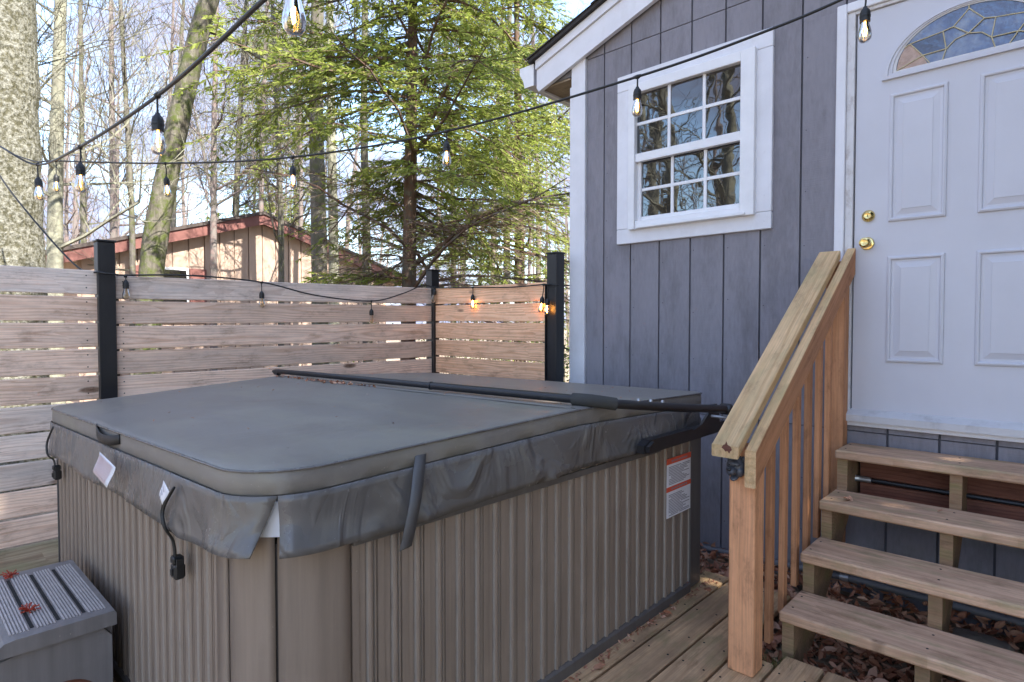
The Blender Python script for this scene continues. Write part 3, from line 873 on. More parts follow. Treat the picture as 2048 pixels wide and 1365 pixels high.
# bear head
def blob(mb, c, r, n=12, rot=0.0):
    vs, fs = [], []
    rows = 8
    for i in range(rows + 1):
        th = math.pi * i / rows
        for k in range(n):
            ph = 2 * math.pi * k / n
            p = Vector((math.sin(th) * math.cos(ph) * r[0], math.sin(th) * math.sin(ph) * r[1], math.cos(th) * r[2]))
            if rot: p = Matrix.Rotation(rot, 3, 'X') @ p
            j = 1 + 0.05 * math.sin(7 * ph + 5 * th)
            vs.append((c[0] + p.x * j, c[1] + p.y * j, c[2] + p.z * j))
    for i in range(rows):
        for k in range(n):
            fs.append([i * n + k, (i + 1) * n + k, (i + 1) * n + (k + 1) % n, i * n + (k + 1) % n])
    mb.add(vs, fs)
bx, by, bz = -0.938, 2.262, -0.552
bh = thing('animal_head', 'dark cast iron bear head ornament on the front of the stair post', 'ornament', (bx, by + 0.006, bz - 0.04))
hd = MB()
blob(hd, (bx, by + 0.004, bz + 0.006), (0.038, 0.034, 0.042), 18)
blob(hd, (bx - 0.004, by - 0.026, bz - 0.006), (0.020, 0.030, 0.016), 14, rot=0.15)
blob(hd, (bx - 0.002, by - 0.018, bz + 0.018), (0.027, 0.018, 0.014), 14)
blob(hd, (bx - 0.018, by - 0.010, bz - 0.010), (0.018, 0.020, 0.022), 14); blob(hd, (bx + 0.017, by - 0.010, bz - 0.010), (0.018, 0.020, 0.022), 14)
blob(hd, (bx - 0.002, by - 0.012, bz - 0.034), (0.016, 0.024, 0.009), 14, rot=0.45)
hd.build('head', M['bear'], bh, True)
for sx_ in (-1, 1):
    e = MB(); blob(e, (bx + sx_ * 0.027, by - 0.002, bz + 0.036), (0.011, 0.007, 0.012)); e.build('ear', M['bear'], bh, True)
    e = MB(); blob(e, (bx + sx_ * 0.010 - 0.003, by - 0.031, bz + 0.015), (0.004, 0.003, 0.003)); e.build('eye', M['dark'], bh, True)
    e = MB(); e.tube([(bx + sx_ * 0.007 - 0.004, by - 0.046, bz - 0.014), (bx + sx_ * 0.007 - 0.004, by - 0.047, bz - 0.024)], [0.003, 0.0005], 6); e.build('tooth', M['bear'], bh, True)
e = MB(); blob(e, (bx - 0.005, by - 0.056, bz + 0.002), (0.008, 0.006, 0.006)); e.build('nose', M['rubber'], bh, True)

# ------------------------------------------------------------------ HOT TUB
tub = thing('hot_tub', 'square hot tub with fluted taupe cabinet standing on the deck', 'hot tub', (-2.5, 1.75, -1.353))
def near_y(x): return 0.600 + 0.030 * (x + 3.62) / 2.2
RX = -1.402
TZ0, TZ1 = -1.305, -0.470
def flutes(L, period, flat=0.45):
    """offsets (s, depth) of the moulded cabinet boards: broad rib, step and narrow bead"""
    pts = []
    s = 0.0
    while s < L:
        p = period
        for f, d in ((0.0, -0.008), (0.03, -0.008), (0.045, 0.0), (0.30, 0.0), (0.335, -0.0045), (0.55, -0.0025), (0.56, -0.008), (0.60, -0.008), (0.632, 0.002), (0.68, 0.005), (0.73, 0.006), (0.79, 0.005), (0.835, 0.001), (0.84, -0.008), (0.88, -0.008), (0.908, 0.0), (0.97, 0.0), (0.98, -0.008)):
            if s + f * p <= L: pts.append((s + f * p, d))
        s += p
    pts.append((L, 0.0))
    return pts
def panel_right(y0, y1, name):
    mb = MB(); pr = flutes(y1 - y0, 0.082)
    vs = []
    for s, d in pr:
        vs += [(RX + d, y0 + s, TZ0), (RX + d, y0 + s, TZ1)]
    fs = [[2 * i, 2 * i + 2, 2 * i + 3, 2 * i + 1] for i in range(len(pr) - 1)]
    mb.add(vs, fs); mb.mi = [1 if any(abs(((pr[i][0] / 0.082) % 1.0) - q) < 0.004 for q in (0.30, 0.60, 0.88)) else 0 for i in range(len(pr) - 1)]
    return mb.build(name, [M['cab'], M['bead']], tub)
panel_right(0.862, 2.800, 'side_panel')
def panel_near(x0, x1, name):
    mb = MB(); pr = flutes(x1 - x0, 0.074)
    vs = []
    for s, d in pr:
        vs += [(x0 + s, near_y(x0 + s) - d, TZ0), (x0 + s, near_y(x0 + s) - d, TZ1)]
    fs = [[2 * i, 2 * i + 2, 2 * i + 3, 2 * i + 1] for i in range(len(pr) - 1)]
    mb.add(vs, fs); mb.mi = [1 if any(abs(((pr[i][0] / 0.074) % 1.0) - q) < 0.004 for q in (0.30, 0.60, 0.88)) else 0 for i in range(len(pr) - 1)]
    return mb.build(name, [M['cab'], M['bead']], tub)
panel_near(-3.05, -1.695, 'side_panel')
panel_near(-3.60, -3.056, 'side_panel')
# rounded near-right corner in two halves
def corner_pts():
    r = 0.205
    cx_, cy_ = RX - r + 0.004, near_y(-1.6) + r - 0.004
    p = [(-1.690, near_y(-1.69) - 0.003), (-1.640, near_y(-1.64) - 0.004)]
    for k in range(13):
        a = R(-90 + 90 * k / 12)
        p.append((cx_ + r * math.cos(a), cy_ + r * math.sin(a)))
    p.append((RX + 0.004, 0.857))
    return p
cp = corner_pts()
def corner_mesh(pts, name, mat=None, z0=TZ0 - 0.03, z1=TZ1 - 0.062):
    vs = []
    for p in pts: vs += [(p[0], p[1], z0), (p[0], p[1], z1)]
    fs = [[2 * i, 2 * i + 2, 2 * i + 3, 2 * i + 1] for i in range(len(pts) - 1)]
    # returns at both ends give the seam its depth
    e0 = pts[0]; e1 = pts[-1]
    k = len(vs)
    vs += [(e0[0], e0[1] + 0.02, z0), (e0[0], e0[1] + 0.02, z1), (e1[0] - 0.02, e1[1], z0), (e1[0] - 0.02, e1[1], z1)]
    fs += [[k, 0, 1, k + 1], [2 * len(pts) - 2, k + 2, k + 3, 2 * len(pts) - 1]]
    MB().add(vs, fs).build(name, mat or M['cab'], tub, True)
corner_mesh([cp[0], cp[1], (cp[2][0] - 0.004, cp[2][1])], 'corner_panel')
corner_mesh([(cp[2][0] + 0.001, cp[2][1])] + cp[3:8] + [(cp[8][0] - 0.003, cp[8][1] - 0.003)], 'corner_panel')
corner_mesh([(cp[8][0] + 0.0015, cp[8][1] + 0.0015)] + cp[9:], 'corner_panel')
body = MB()
ins = 0.012
bp_ = [(-3.60, near_y(-3.6) + ins), (-1.66, near_y(-1.66) + ins)] + [(p[0] - ins * .7, p[1] + ins * .7) for p in cp[2:15]] + [(RX - ins, 0.87), (RX - ins, 2.90), (-3.60, 2.90)]
body.prism(bp_, 'z', -1.353, TZ1 - 0.09)
body.build('cabinet_core', M['cabtrim'], tub)
MB().box(RX - 0.10, RX + 0.004, 2.806, 2.925, -1.345, TZ1 - 0.01, 0.006).build('corner_panel', M['cabtrim'], tub)
MB().prism([(-3.628, near_y(-3.63) + .003), (-3.606, near_y(-3.6) - .006), (-3.606, 2.92), (-3.628, 2.92)], 'z', -1.345, TZ1).build('corner_panel', M['cabtrim'], tub)
bt = MB().prism([(RX - .02, -1.353), (RX + 0.012, -1.353), (RX + 0.012, -1.312), (RX + 0.004, -1.303), (RX - .02, -1.303)], 'y', 0.865, 2.80)
bt.build('base_trim', M['cabtrim'], tub)
MB().prism([(near_y(-2.6) + .02, -1.353), (near_y(-2.6) - 0.014, -1.353), (near_y(-2.6) - 0.014, -1.312), (near_y(-2.6) - .006, -1.303), (near_y(-2.6) + .02, -1.303)], 'x', -3.6, -1.70).build('base_trim', M['cabtrim'], tub)
MB().box(RX - .02, RX + 0.009, 0.865, 2.50, TZ1 - 0.125, TZ1 - 0.10, .002).build('top_trim', M['cabtrim'], tub)
MB().box(-3.3, -1.68, near_y(-2.) - 0.016, near_y(-2.) - .004, TZ1 - 0.135, TZ1 - 0.10, .002).build('top_trim', M['cab'], tub)
# white acrylic shell edge
def outline(off, r=0.20, r2=0.10):
    """cover outline in plan, near side first, clockwise from the far-left corner"""
    pts = []
    XL, XRt, YF = -3.625 + off, -1.394 - off, 2.935 - off
    def nY(x): return 0.568 + 0.028 * (x + 3.62) / 2.2 + off
    pts += [(XL, YF - r2)]
    for k in range(5):                                   # near-left corner
        a = R(180 + 90 * k / 4); rr = 0.11
        pts.append((XL + rr + rr * math.cos(a), nY(XL) + rr + rr * math.sin(a)))
    for k in range(11):
        a = R(-90 + 90 * k / 10); rr = r
        pts.append((XRt - rr + rr * math.cos(a), nY(XRt) + rr + rr * math.sin(a)))
    for k in range(4):
        a = R(90 * k / 3); rr = 0.035
        pts.append((XRt - rr + rr * math.cos(a), YF - rr + rr * math.sin(a)))
    for k in range(4):
        a = R(90 + 90 * k / 3); rr = r2
        pts.append((XL + rr + rr * math.cos(a), YF - rr + rr * math.sin(a)))
    return pts
sh = MB().prism(outline(0.012), 'z', TZ1 - 0.065, -0.445).build('shell_rim', M['white'], tub)
# safety sheet
stk = thing('safety_notice', 'white and orange printed notice on the right side of the tub cabinet', 'notice', (RX + 0.0095, 2.68, -0.93))
sx0 = RX + 0.0075
MB().box(sx0, sx0 + 0.0012, 2.556, 2.796, -0.925, -0.655).build('sheet', M['paper'], stk)
for z0, z1 in ((-0.668, -0.640), (-0.800, -0.777)):
    MB().box(sx0 + 0.0004, sx0 + 0.0022, 2.5545, 2.7975, z0, z1).build('orange_bar', M['orange'], stk)
pr = MB()
z = -0.682
while z > -0.915:
    if not (-0.812 < z < -0.77):
        a0 = 2.575 + random.choice([0, 0, 0.02]); a1 = random.uniform(2.66, 2.785)
        pr.box(sx0 + 0.0013, sx0 + 0.0016, a0, a1, z - 0.0026, z + 0.0012)
        if a1 < 2.70: pr.box(sx0 + 0.0013, sx0 + 0.0016, a1 + 0.01, 2.785, z - 0.0026, z + 0.0012)
    z -= 0.0075
for k, z in ((0, -0.655), (1, -0.7885)):
    for j in range(9): pr.box(sx0 + 0.0023, sx0 + 0.0025, 2.60 + j * 0.018, 2.612 + j * 0.018, z - 0.004, z + 0.004)
pr.build('print', M['ink'], stk)

# ------------------------------------------------------------------ SPA COVER
cover = thing('spa_cover', 'folding grey brown vinyl cover with hanging skirt on top of the hot tub', 'spa cover', (-2.5, 1.75, -0.46))
def foldy(x): return 1.715 + 0.145 * (x + 3.62) / 2.2
def zc(x, y):
    u = min(1, max(0, (x + 3.62) / 2.2))
    zn = -0.397 + 0.037 * u; zf = -0.372 + 0.022 * u; zo = -0.322 - 0.004 * u
    f = foldy(x)
    if y < f:
        t = (f - y) / (f - 0.58)
        return zo + (zn - zo) * t
    t = (y - f) / (2.93 - f)
    return zo + (zf - zo) * t
ol = outline(0.0)
# resample the outline finely, split it at the fold
def resample(pts, step):
    out = []
    for i in range(len(pts)):
        a, b_ = Vector((*pts[i], 0)), Vector((*pts[(i + 1) % len(pts)], 0))
        n_ = max(1, int((b_ - a).length / step))
        for k in range(n_): out.append(tuple((a + (b_ - a) * (k / n_)))[:2])
    return out
fine = resample(ol, 0.04)
def half(near):
    pts = [p for p in fine if (p[1] < foldy(p[0]) - 0.02) == near]
    # rotate so that the list starts just after the fold
    k = max(range(len(pts)), key=lambda i: math.hypot(pts[i][0] - pts[i - 1][0], pts[i][1] - pts[i - 1][1]))
    pts = pts[k:] + pts[:k]
    a, b_ = pts[-1], pts[0]
    s = -0.006 if near else 0.006
    nf = 40
    for j in range(nf + 1):
        xx = a[0] + (b_[0] - a[0]) * j / nf
        pts.append((xx, foldy(xx) + s))
    return pts
def cover_half(near, name):
    pts = half(near)
    cxm = sum(p[0] for p in pts) / len(pts); cym = sum(p[1] for p in pts) / len(pts)
    loops = []
    for sc, dz in ((0.994, -0.070), (1.0, -0.064), (1.002, -0.035), (1.0, -0.012), (0.996, -0.003), (0.988, 0.0), (0.94, 0.0), (0.82, 0), (0.66, 0), (0.48, 0), (0.30, 0), (0.14, 0)):
        L = []
        for (px, py) in pts:
            xx, yy = cxm + (px - cxm) * sc, cym + (py - cym) * sc
            w = 0.0
            if dz == 0: w = 0.006 * (1 - sc) * math.sin(3.1 * xx + 2 * yy) + 0.0022 * math.sin(9 * xx + 4 * yy) * min(1, (1 - sc) * 12)
            rip = 0.0035 * math.sin(31 * (px + py)) * math.sin(13 * px - 7 * py) if -0.066 < dz < -0.02 else 0
            dx_, dy_ = px - cxm, py - cym
            ll = math.hypot(dx_, dy_)
            L.append((xx + rip * dx_ / ll, yy + rip * dy_ / ll, zc(xx, yy) + dz + w))
        loops.append(L)
    n_ = len(pts)
    vs = [p for L in loops for p in L]
    fs = []
    for i in range(len(loops) - 1):
        for k in range(n_):
            fs.append([i * n_ + k, i * n_ + (k + 1) % n_, (i + 1) * n_ + (k + 1) % n_, (i + 1) * n_ + k])
    fs.append([(len(loops) - 1) * n_ + k for k in range(n_)])
    return MB().add(vs, fs).build(name, M['cover'], cover, 40)
cover_half(True, 'cover_half'); cover_half(False, 'cover_half')
pp = [(x_, y_, zc(x_, y_) - 0.006) for (x_, y_) in resample(outline(-0.002), 0.05)]
MB().tube(pp + pp[:1], 0.0034, 6, False).build('piping', M['skirt'], cover, True)
# hinge strip in the fold
hs = MB()
vs = []
for j in range(31):
    xx = -3.60 + 2.18 * j / 30
    for dy, dz in ((-0.03, 0.001), (-0.006, -0.006), (0.006, -0.006), (0.03, 0.001)):
        vs.append((xx, foldy(xx) + dy, zc(xx, foldy(xx) + dy) + dz))
fs = [[j * 4 + k, (j + 1) * 4 + k, (j + 1) * 4 + k + 1, j * 4 + k + 1] for j in range(30) for k in range(3)]
hs.add(vs, fs).build('hinge_strip', M['cover'], cover, True)

# skirt: strips along the outline with folds, open at the slit by the near-right corner
per = resample(outline(-0.004), 0.018)
i0 = min(range(len(per)), key=lambda i: (per[i][0] + 3.629) ** 2 + (per[i][1] - 0.75) ** 2)
per = per[i0:] + per[:i0]
islit = min(range(len(per)), key=lambda i: (per[i][0] + 1.437) ** 2 + (per[i][1] - 0.675) ** 2)
iend = min(range(len(per)), key=lambda i: (per[i][0] + 1.404) ** 2 + (per[i][1] - 2.86) ** 2)
ifar = len(per) - 1
def skirt(a, b_, name, slit_at_end=None, hfun=None, seed=0):
    rr_ = random.Random(seed)
    ph = [rr_.uniform(0, 6.28) for _ in range(6)]
    cols = list(range(a, b_ + 1))
    rows = 9
    vs = []
    tot = len(cols)
    for ci, i in enumerate(cols):
        p = Vector((*per[i], 0)); q = Vector((*per[(i + 1) % len(per)], 0)); q0 = Vector((*per[i - 1], 0))
        t = (q - q0).normalized(); nrm = Vector((t.y, -t.x, 0))
        s = i * 0.018
        if slit_at_end == 'end': e = max(0, 1 - (tot - 1 - ci) * 0.018 / 0.30)
        elif slit_at_end == 'start': e = max(0, 1 - ci * 0.018 / 0.30)
        else: e = 0
        ztop = zc(per[i][0], per[i][1]) - 0.066
        hh = hfun(per[i][0], per[i][1], s) - 0.020 * e
        for r in range(rows):
            f = r / (rows - 1)
            fold = 0.005 * math.sin(s * 6 + ph[0] + 1.4 * f) + 0.009 * (1 - abs(math.sin(s * 4.3 + ph[1] - 1.6 * f + 0.7 * math.sin(s * 2.3)))) ** 4 + 0.006 * (1 - abs(math.sin(s * 7.9 + ph[2] + 2.1 * f))) ** 5
            gath = max(0, math.sin(s * 5.3 + ph[3] + 2.2 * f)) ** 3 * 0.006
            out = 0.004 + (fold + gath) * (f ** 0.8) + 0.012 * f * (1 - 0.35 * f) + e ** 1.5 * 0.026 * f - 0.010 * e * math.sin(f * math.pi) * 1.6
            sh_ = 0.0
            if slit_at_end == 'end': sh_ = -(e ** 2) * 0.060 * f
            elif slit_at_end == 'start': sh_ = (e ** 2) * 0.008 * f
            out = max(out, 0.004)
            w = p + nrm * out + t * sh_
            vs.append((w.x, w.y, ztop - hh * f + 0.002 * math.sin(s * 7 + ph[4]) * f))
    fs = [[c * rows + r, c * rows + r + 1, (c + 1) * rows + r + 1, (c + 1) * rows + r] for c in range(tot - 1) for r in range(rows - 1)]
    o = MB().add(vs, fs).build(name, M['skirt'], cover, True)
    md = o.modifiers.new('thickness', 'SOLIDIFY'); md.thickness = 0.003; md.offset = -1
    return o
def hf_near(x, y, s): return 0.149 + 0.012 * (x + 3.6) / 2.2
def hf_right(x, y, s): return 0.165 if y < 2.2 else max(0.092, 0.165 - (y - 2.2) * 0.09)
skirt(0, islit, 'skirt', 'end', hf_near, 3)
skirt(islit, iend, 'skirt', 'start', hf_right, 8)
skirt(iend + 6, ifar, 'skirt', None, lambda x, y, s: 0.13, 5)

# hems, handle, straps, buckles, tags
def ribbon(name, pts, width, side, mat, parent, thick=0.003):
    """flat strap through pts, its width along the vector side"""
    sv = Vector(side).normalized() * width / 2
    pts = [Vector(p) for p in pts]
    vs, fs = [], []
    for p in pts:
        vs += [tuple(p - sv), tuple(p + sv)]
    fs = [[2 * i, 2 * i + 1, 2 * i + 3, 2 * i + 2] for i in range(len(pts) - 1)]
    o = MB().add(vs, fs).build(name, mat, parent, True)
    md = o.modifiers.new('thickness', 'SOLIDIFY'); md.thickness = thick; md.offset = 0
    return o
def smooth_pts(pts, n_=6):
    out = []
    P = [Vector(p) for p in pts]
    for i in range(len(P) - 1):
        p0, p1, p2, p3 = P[max(0, i - 1)], P[i], P[i + 1], P[min(len(P) - 1, i + 2)]
        for k in range(n_):
            t = k / n_
            out.append(0.5 * ((2 * p1) + (p2 - p0) * t + (2 * p0 - 5 * p1 + 4 * p2 - p3) * t * t + (3 * p1 - p0 - 3 * p2 + p3) * t ** 3))
    out.append(P[-1])
    return out
ribbon('strap', smooth_pts([(-1.404, 1.098, -0.366), (-1.392, 1.090, -0.385), (-1.372, 1.068, -0.425), (-1.352, 1.040, -0.50), (-1.352, 1.022, -0.57), (-1.362, 1.012, -0.632)]), 0.042, (0, 1, 0.12), M['strap'], cover)
ribbon('handle', smooth_pts([(-2.74, 0.580, -0.400), (-2.70, 0.570, -0.406), (-2.60, 0.562, -0.418), (-2.49, 0.568, -0.414), (-2.44, 0.582, -0.404)]), 0.035, (0, 0, 1), M['rubber'], cover)
for yy0, yy1 in ((1.70, 1.835), (1.885, 2.02)):
    ribbon('hinge_patch', [(-1.4005, yy0, -0.375), (-1.398, (yy0 + yy1) / 2, -0.374), (-1.4005, yy1, -0.372)], 0.062, (0, 0, 1), M['skirt'], cover, 0.002)
def buckle(x, y, ztop, zc_, zb, mat=M['rubber']):
    for dx in (-0.006, 0.006):
        st = MB().tube(smooth_pts([(x + 0.035, y + 0.006, ztop), (x + dx - 0.012, y - 0.010, (ztop + zc_) / 2 - .01), (x + dx + 0.004, y - 0.012, zc_), (x + dx * 0.6 + .004, y + 0.010, (zc_ + zb) / 2), (x + dx * .5 + 0.008, y + 0.014, zb)]), 0.0038, 6)
        st.build('strap', mat, cover, True)
    b_ = MB().box(x - 0.012, x + 0.028, y + 0.006, y + 0.036, zb - 0.062, zb - 0.018, .006).box(x - 0.006, x + 0.022, y + 0.004, y + 0.034, zb - 0.018, zb + 0.004, .004)
    b_.box(x - 0.016, x - 0.010, y + 0.010, y + 0.030, zb - 0.022, zb + 0.0, .001).box(x + 0.026, x + 0.032, y + 0.010, y + 0.030, zb - 0.022, zb, .001)
    b_.box(x + 0.001, x + 0.015, y + 0.001, y + 0.008, zb - 0.05, zb - 0.030, .002)
    b_.build('buckle', mat, cover, 30)
buckle(-1.885, 0.566, -0.462, -0.575, -0.672)
buckle(-3.440, 0.546, -0.470, -0.60, -0.658)
def tag(x0, x1, y, zt, zb, lift, name, rows):
    vs, fs = [], []
    nn = 6
    for k in range(nn + 1):
        f = k / nn
        yy = y - 0.006 - lift * math.sin(f * 1.9) * f; zz = zt + (zb - zt) * f
        vs += [(x0 , yy, zz + 0.012), (x1 - 0.02 * f, yy, zz - 0.010)]
    fs = [[2 * i, 2 * i + 1, 2 * i + 3, 2 * i + 2] for i in range(nn)]
    o = MB().add(vs, fs).build(name, M['paper'], cover, True)
    md = o.modifiers.new('thickness', 'SOLIDIFY'); md.thickness = 0.001
    if rows:
        p = MB()
        for k in range(rows):
            f0 = (k + 0.7) / (rows + 1.2); f1 = f0 + 0.4 / (rows + 1.2)
            q = []
            for f in (f0, f1):
                yy = y - 0.0115 - lift * math.sin(f * 1.9) * f; zz = zt + (zb - zt) * f
                q += [(x0 + 0.015 , yy, zz + 0.0095), (x1 - 0.02 - 0.02 * f, yy, zz - 0.007)]
            p.add(q, [[0, 1, 3, 2]])
        p.build('print', M['redink'] if rows > 6 else M['ink'], o)
tag(-2.50, -2.30, 0.542, -0.462, -0.530, 0.022, 'warning_tag', 9)
tag(-1.845, -1.800, 0.550, -0.448, -0.486, 0.012, 'brand_tag', 3)

# debris in the fold
def leaf_cloud(n_, fpos, size, mat, name, parent=None, flat=0.5):
    """n_ folded leaf shapes at fpos() -> (x, y, z)"""
    V, F = [], []
    for _ in range(n_):
        c = Vector(fpos()); a = random.uniform(0, 6.28); s = size * random.uniform(0.6, 1.3)
        tilt = Matrix.Rotation(a, 3, 'Z') @ Matrix.Rotation(random.gauss(0, flat), 3, 'X') @ Matrix.Rotation(random.gauss(0, flat), 3, 'Y')
        cu = random.uniform(-.35, .45) * s
        k = len(V)
        for p in ((-s, 0, cu * .4), (-.25 * s, .42 * s, cu), (.5 * s, .36 * s, cu * .6), (s, 0, -cu * .2), (.45 * s, -.38 * s, cu * .7), (-.3 * s, -.40 * s, cu), (0.05 * s, 0, 0)):
            V.append(tuple(c + tilt @ Vector(p)))
        F += [[k, k + 6, k + 1], [k + 1, k + 6, k + 2], [k + 2, k + 6, k + 3], [k + 3, k + 6, k + 4], [k + 4, k + 6, k + 5], [k + 5, k + 6, k]]
    return MB().add(V, F).build(name, mat, parent)
def fdebris():
    u = min(0.99, max(0.02, random.gauss(0.24, 0.10)))
    xx = -3.6 + 2.18 * u
    yy = foldy(xx) - 0.012 - abs(random.gauss(0, 0.018))
    return (xx, yy, zc(xx, yy) + 0.006)
prop(leaf_cloud(110, fdebris, 0.012, M['litter'], 'leaf_debris', None, 0.7), 'crumbs of dry leaf lying along the fold of the spa cover', 'debris', kind='stuff')

def cr_():
    x_, y_ = random.uniform(-3.5, -1.5), random.uniform(.7, 2.85); return (x_, y_, zc(x_, y_) + 0.004)
prop(leaf_cloud(70, cr_, 0.006, M['litter'], 'cover_crumbs', None, 0.3), 'tiny bits of leaf scattered over the top of the spa cover', 'debris', kind='stuff')

# ------------------------------------------------------------------ COVER LIFTER
lift = thing('cover_lifter', 'black metal cover lifter bar lying across the fold of the spa cover', 'cover lifter', (-1.33, 2.6, -0.56))
def fz(x, dy=0.0): return zc(x, foldy(x)) + 0.022
b1 = [(-3.66, 1.725 + 0.02, -0.312), (-3.60, foldy(-3.6) + 0.035, -0.298), (-2.28, foldy(-2.28) + 0.055, -0.300)]
MB().tube(smooth_pts(b1, 5), 0.0155, 12).build('bar', M['blackmetal'], lift, 50)
b2 = [(-2.28, foldy(-2.28) + 0.055, -0.300), (-1.47, foldy(-1.47) + 0.075, -0.302)]
MB().tube(b2, 0.0182, 12).build('bar', M['blackmetal'], lift, 50)
MB().tube([(-2.295, foldy(-2.295) + 0.0548, -0.300), (-2.283, foldy(-2.28) + 0.055, -0.300)], 0.0202, 12).build('collar', M['blackmetal'], lift, 50)
b3 = smooth_pts([(-1.475, foldy(-1.47) + 0.075, -0.303), (-1.40, 1.955, -0.305), (-1.335, 2.03, -0.320)], 6)
MB().tube(b3, 0.026, 14).build('sleeve', M['foam'], lift, 60)
b4 = smooth_pts([(-1.345, 2.02, -0.318), (-1.30, 2.12, -0.330), (-1.262, 2.40, -0.365), (-1.225, 2.82, -0.411)], 6)
MB().tube(b4, 0.019, 12).build('arm', M['blackmetal'], lift, 50)
for yy in (2.14, 2.22, 2.30):
    MB().lathe([(0.0, 0.007), (0.006, 0.006), (0.008, 0.0), (0.008, -0.004)], (-1.30 + (yy - 2.12) * -0.0 + (yy - 2.12) * 0.13, yy, -0.330 - (yy - 2.12) * 0.12 + 0.021), 8).build('bolt', M['galv'], lift, True)
MB().lathe([(0.0, -0.03), (0.026, -0.028), (0.028, 0.0), (0.028, 0.02), (0.02, 0.03), (0.0, 0.03)], (-1.225, 2.83, -0.413), 12, 'x').build('pivot', M['blackmetal'], lift, 40)
# side channel under the skirt and the plate that carries the pivot
MB().prism([(2.22, -0.517), (2.27, -0.498), (3.02, -0.500), (3.02, -0.552), (2.27, -0.556), (2.22, -0.550)], 'x', -1.355, -1.318).build('channel', M['blackmetal'], lift)
MB().prism([(2.235, -0.520), (2.275, -0.503), (2.275, -0.548), (2.235, -0.546)], 'x', -1.3175, -1.300).build('channel_end', M['blackmetal'], lift)
MB().prism([(2.62, -0.495), (2.70, -0.478), (2.76, -0.44), (2.80, -0.395), (2.86, -0.395), (2.885, -0.42), (2.90, -0.50)], 'x', -1.300, -1.288).build('pivot_plate', M['blackmetal'], lift)
MB().tube([(-1.29, 2.80, -0.45), (-1.20, 2.80, -0.45)], 0.008, 8).build('bolt', M['galv'], lift)

# ------------------------------------------------------------------ SPA STEP
step = thing('spa_step', 'grey ribbed plastic spa step against the front of the hot tub', 'step', (-2.74, 0.2, -1.353))
SX0, SX1 = -3.09, -2.425
sp = [(0.560, -1.008), (0.555, -1.0), (0.285, -1.0), (0.258, -1.004), (0.240, -1.020), (0.232, -1.05), (0.560, -1.05)]
MB().prism(sp, 'x', SX0, SX1).build('top_tread', M['step'], step)
MB().prism([(0.553, -1.353), (0.553, -1.0505), (0.245, -1.0505), (0.215, -1.075), (0.195, -1.12), (0.19, -1.353)], 'x', SX0 + .012, SX1 - 0.030).build('body', M['step'], step)
MB().prism([(0.188, -1.15), (0.188, -1.19), (-0.10, -1.19), (-0.10, -1.165), (-0.08, -1.15)], 'x', SX0, SX1).build('lower_tread', M['step'], step)
MB().prism([(0.188, -1.353), (0.188, -1.1905), (-0.085, -1.1905), (-0.10, -1.353)], 'x', SX0 + .02, SX1 - .03).build('lower_body', M['step'], step)
# ribs and slots on the top tread, all along x
for k, yc in enumerate((0.513, 0.442, 0.371, 0.300)):
    rb = MB()
    for j in range(6):
        yy = yc - 0.0225 + j * 0.009
        rb.box(SX0 + 0.055, SX1 - 0.045, yy - 0.0022, yy + 0.0022, -1.0002, -0.9968)
    rb.build('rib_strip', M['steprib'], step)
for yc in (0.4775, 0.4065, 0.3355):
    MB().box(SX0 + 0.075, SX1 - 0.06, yc - 0.0052, yc + 0.0052, -0.9998, -0.9988).build('slot', M['dark'], step)
# side panel with an arched opening
def side_panel():
    n_ = 40
    out, inn = [], []
    cy_, cz_ = 0.405, -1.285
    poly = [(0.548, -1.353), (0.548, -1.062), (0.53, -1.055), (0.26, -1.055), (0.225, -1.075), (0.205, -1.12), (0.20, -1.353)]
    def ray_poly(a):
        d = (math.cos(a), math.sin(a)); best = 9
        for i in range(len(poly)):
            (x1, y1), (x2, y2) = poly[i], poly[(i + 1) % len(poly)]
            ex, ey = x2 - x1, y2 - y1
            den = d[0] * ey - d[1] * ex
            if abs(den) < 1e-9: continue
            t = ((x1 - cy_) * ey - (y1 - cz_) * ex) / den
            u = ((x1 - cy_) * d[1] - (y1 - cz_) * d[0]) / den
            if t > 0 and -1e-6 <= u <= 1 + 1e-6: best = min(best, t)
        return (cy_ + d[0] * best, cz_ + d[1] * best)
    vs = []
    for k in range(n_):
        a = 2 * math.pi * k / n_
        o_ = ray_poly(a); i_ = (cy_ + 0.105 * math.cos(a), cz_ + 0.062 * math.sin(a) + (0.03 if math.sin(a) > 0 else 0) * math.sin(a))
        for (p, xx) in ((o_, SX1 - 0.030), (o_, SX1 - 0.012), (i_, SX1 - 0.012), (i_, SX1 - 0.028)):
            vs.append((xx, p[0], p[1]))
    fs = []
    for k in range(n_):
        k2 = (k + 1) % n_
        for j in range(3): fs.append([k * 4 + j, k2 * 4 + j, k2 * 4 + j + 1, k * 4 + j + 1])
    MB().add(vs, fs).build('side_panel', M['step'], step)
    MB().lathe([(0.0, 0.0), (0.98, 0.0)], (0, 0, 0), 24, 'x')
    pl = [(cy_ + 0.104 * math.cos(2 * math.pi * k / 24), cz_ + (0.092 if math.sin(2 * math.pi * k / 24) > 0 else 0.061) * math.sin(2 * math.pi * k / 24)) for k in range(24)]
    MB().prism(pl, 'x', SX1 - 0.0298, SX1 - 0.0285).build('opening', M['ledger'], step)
side_panel()

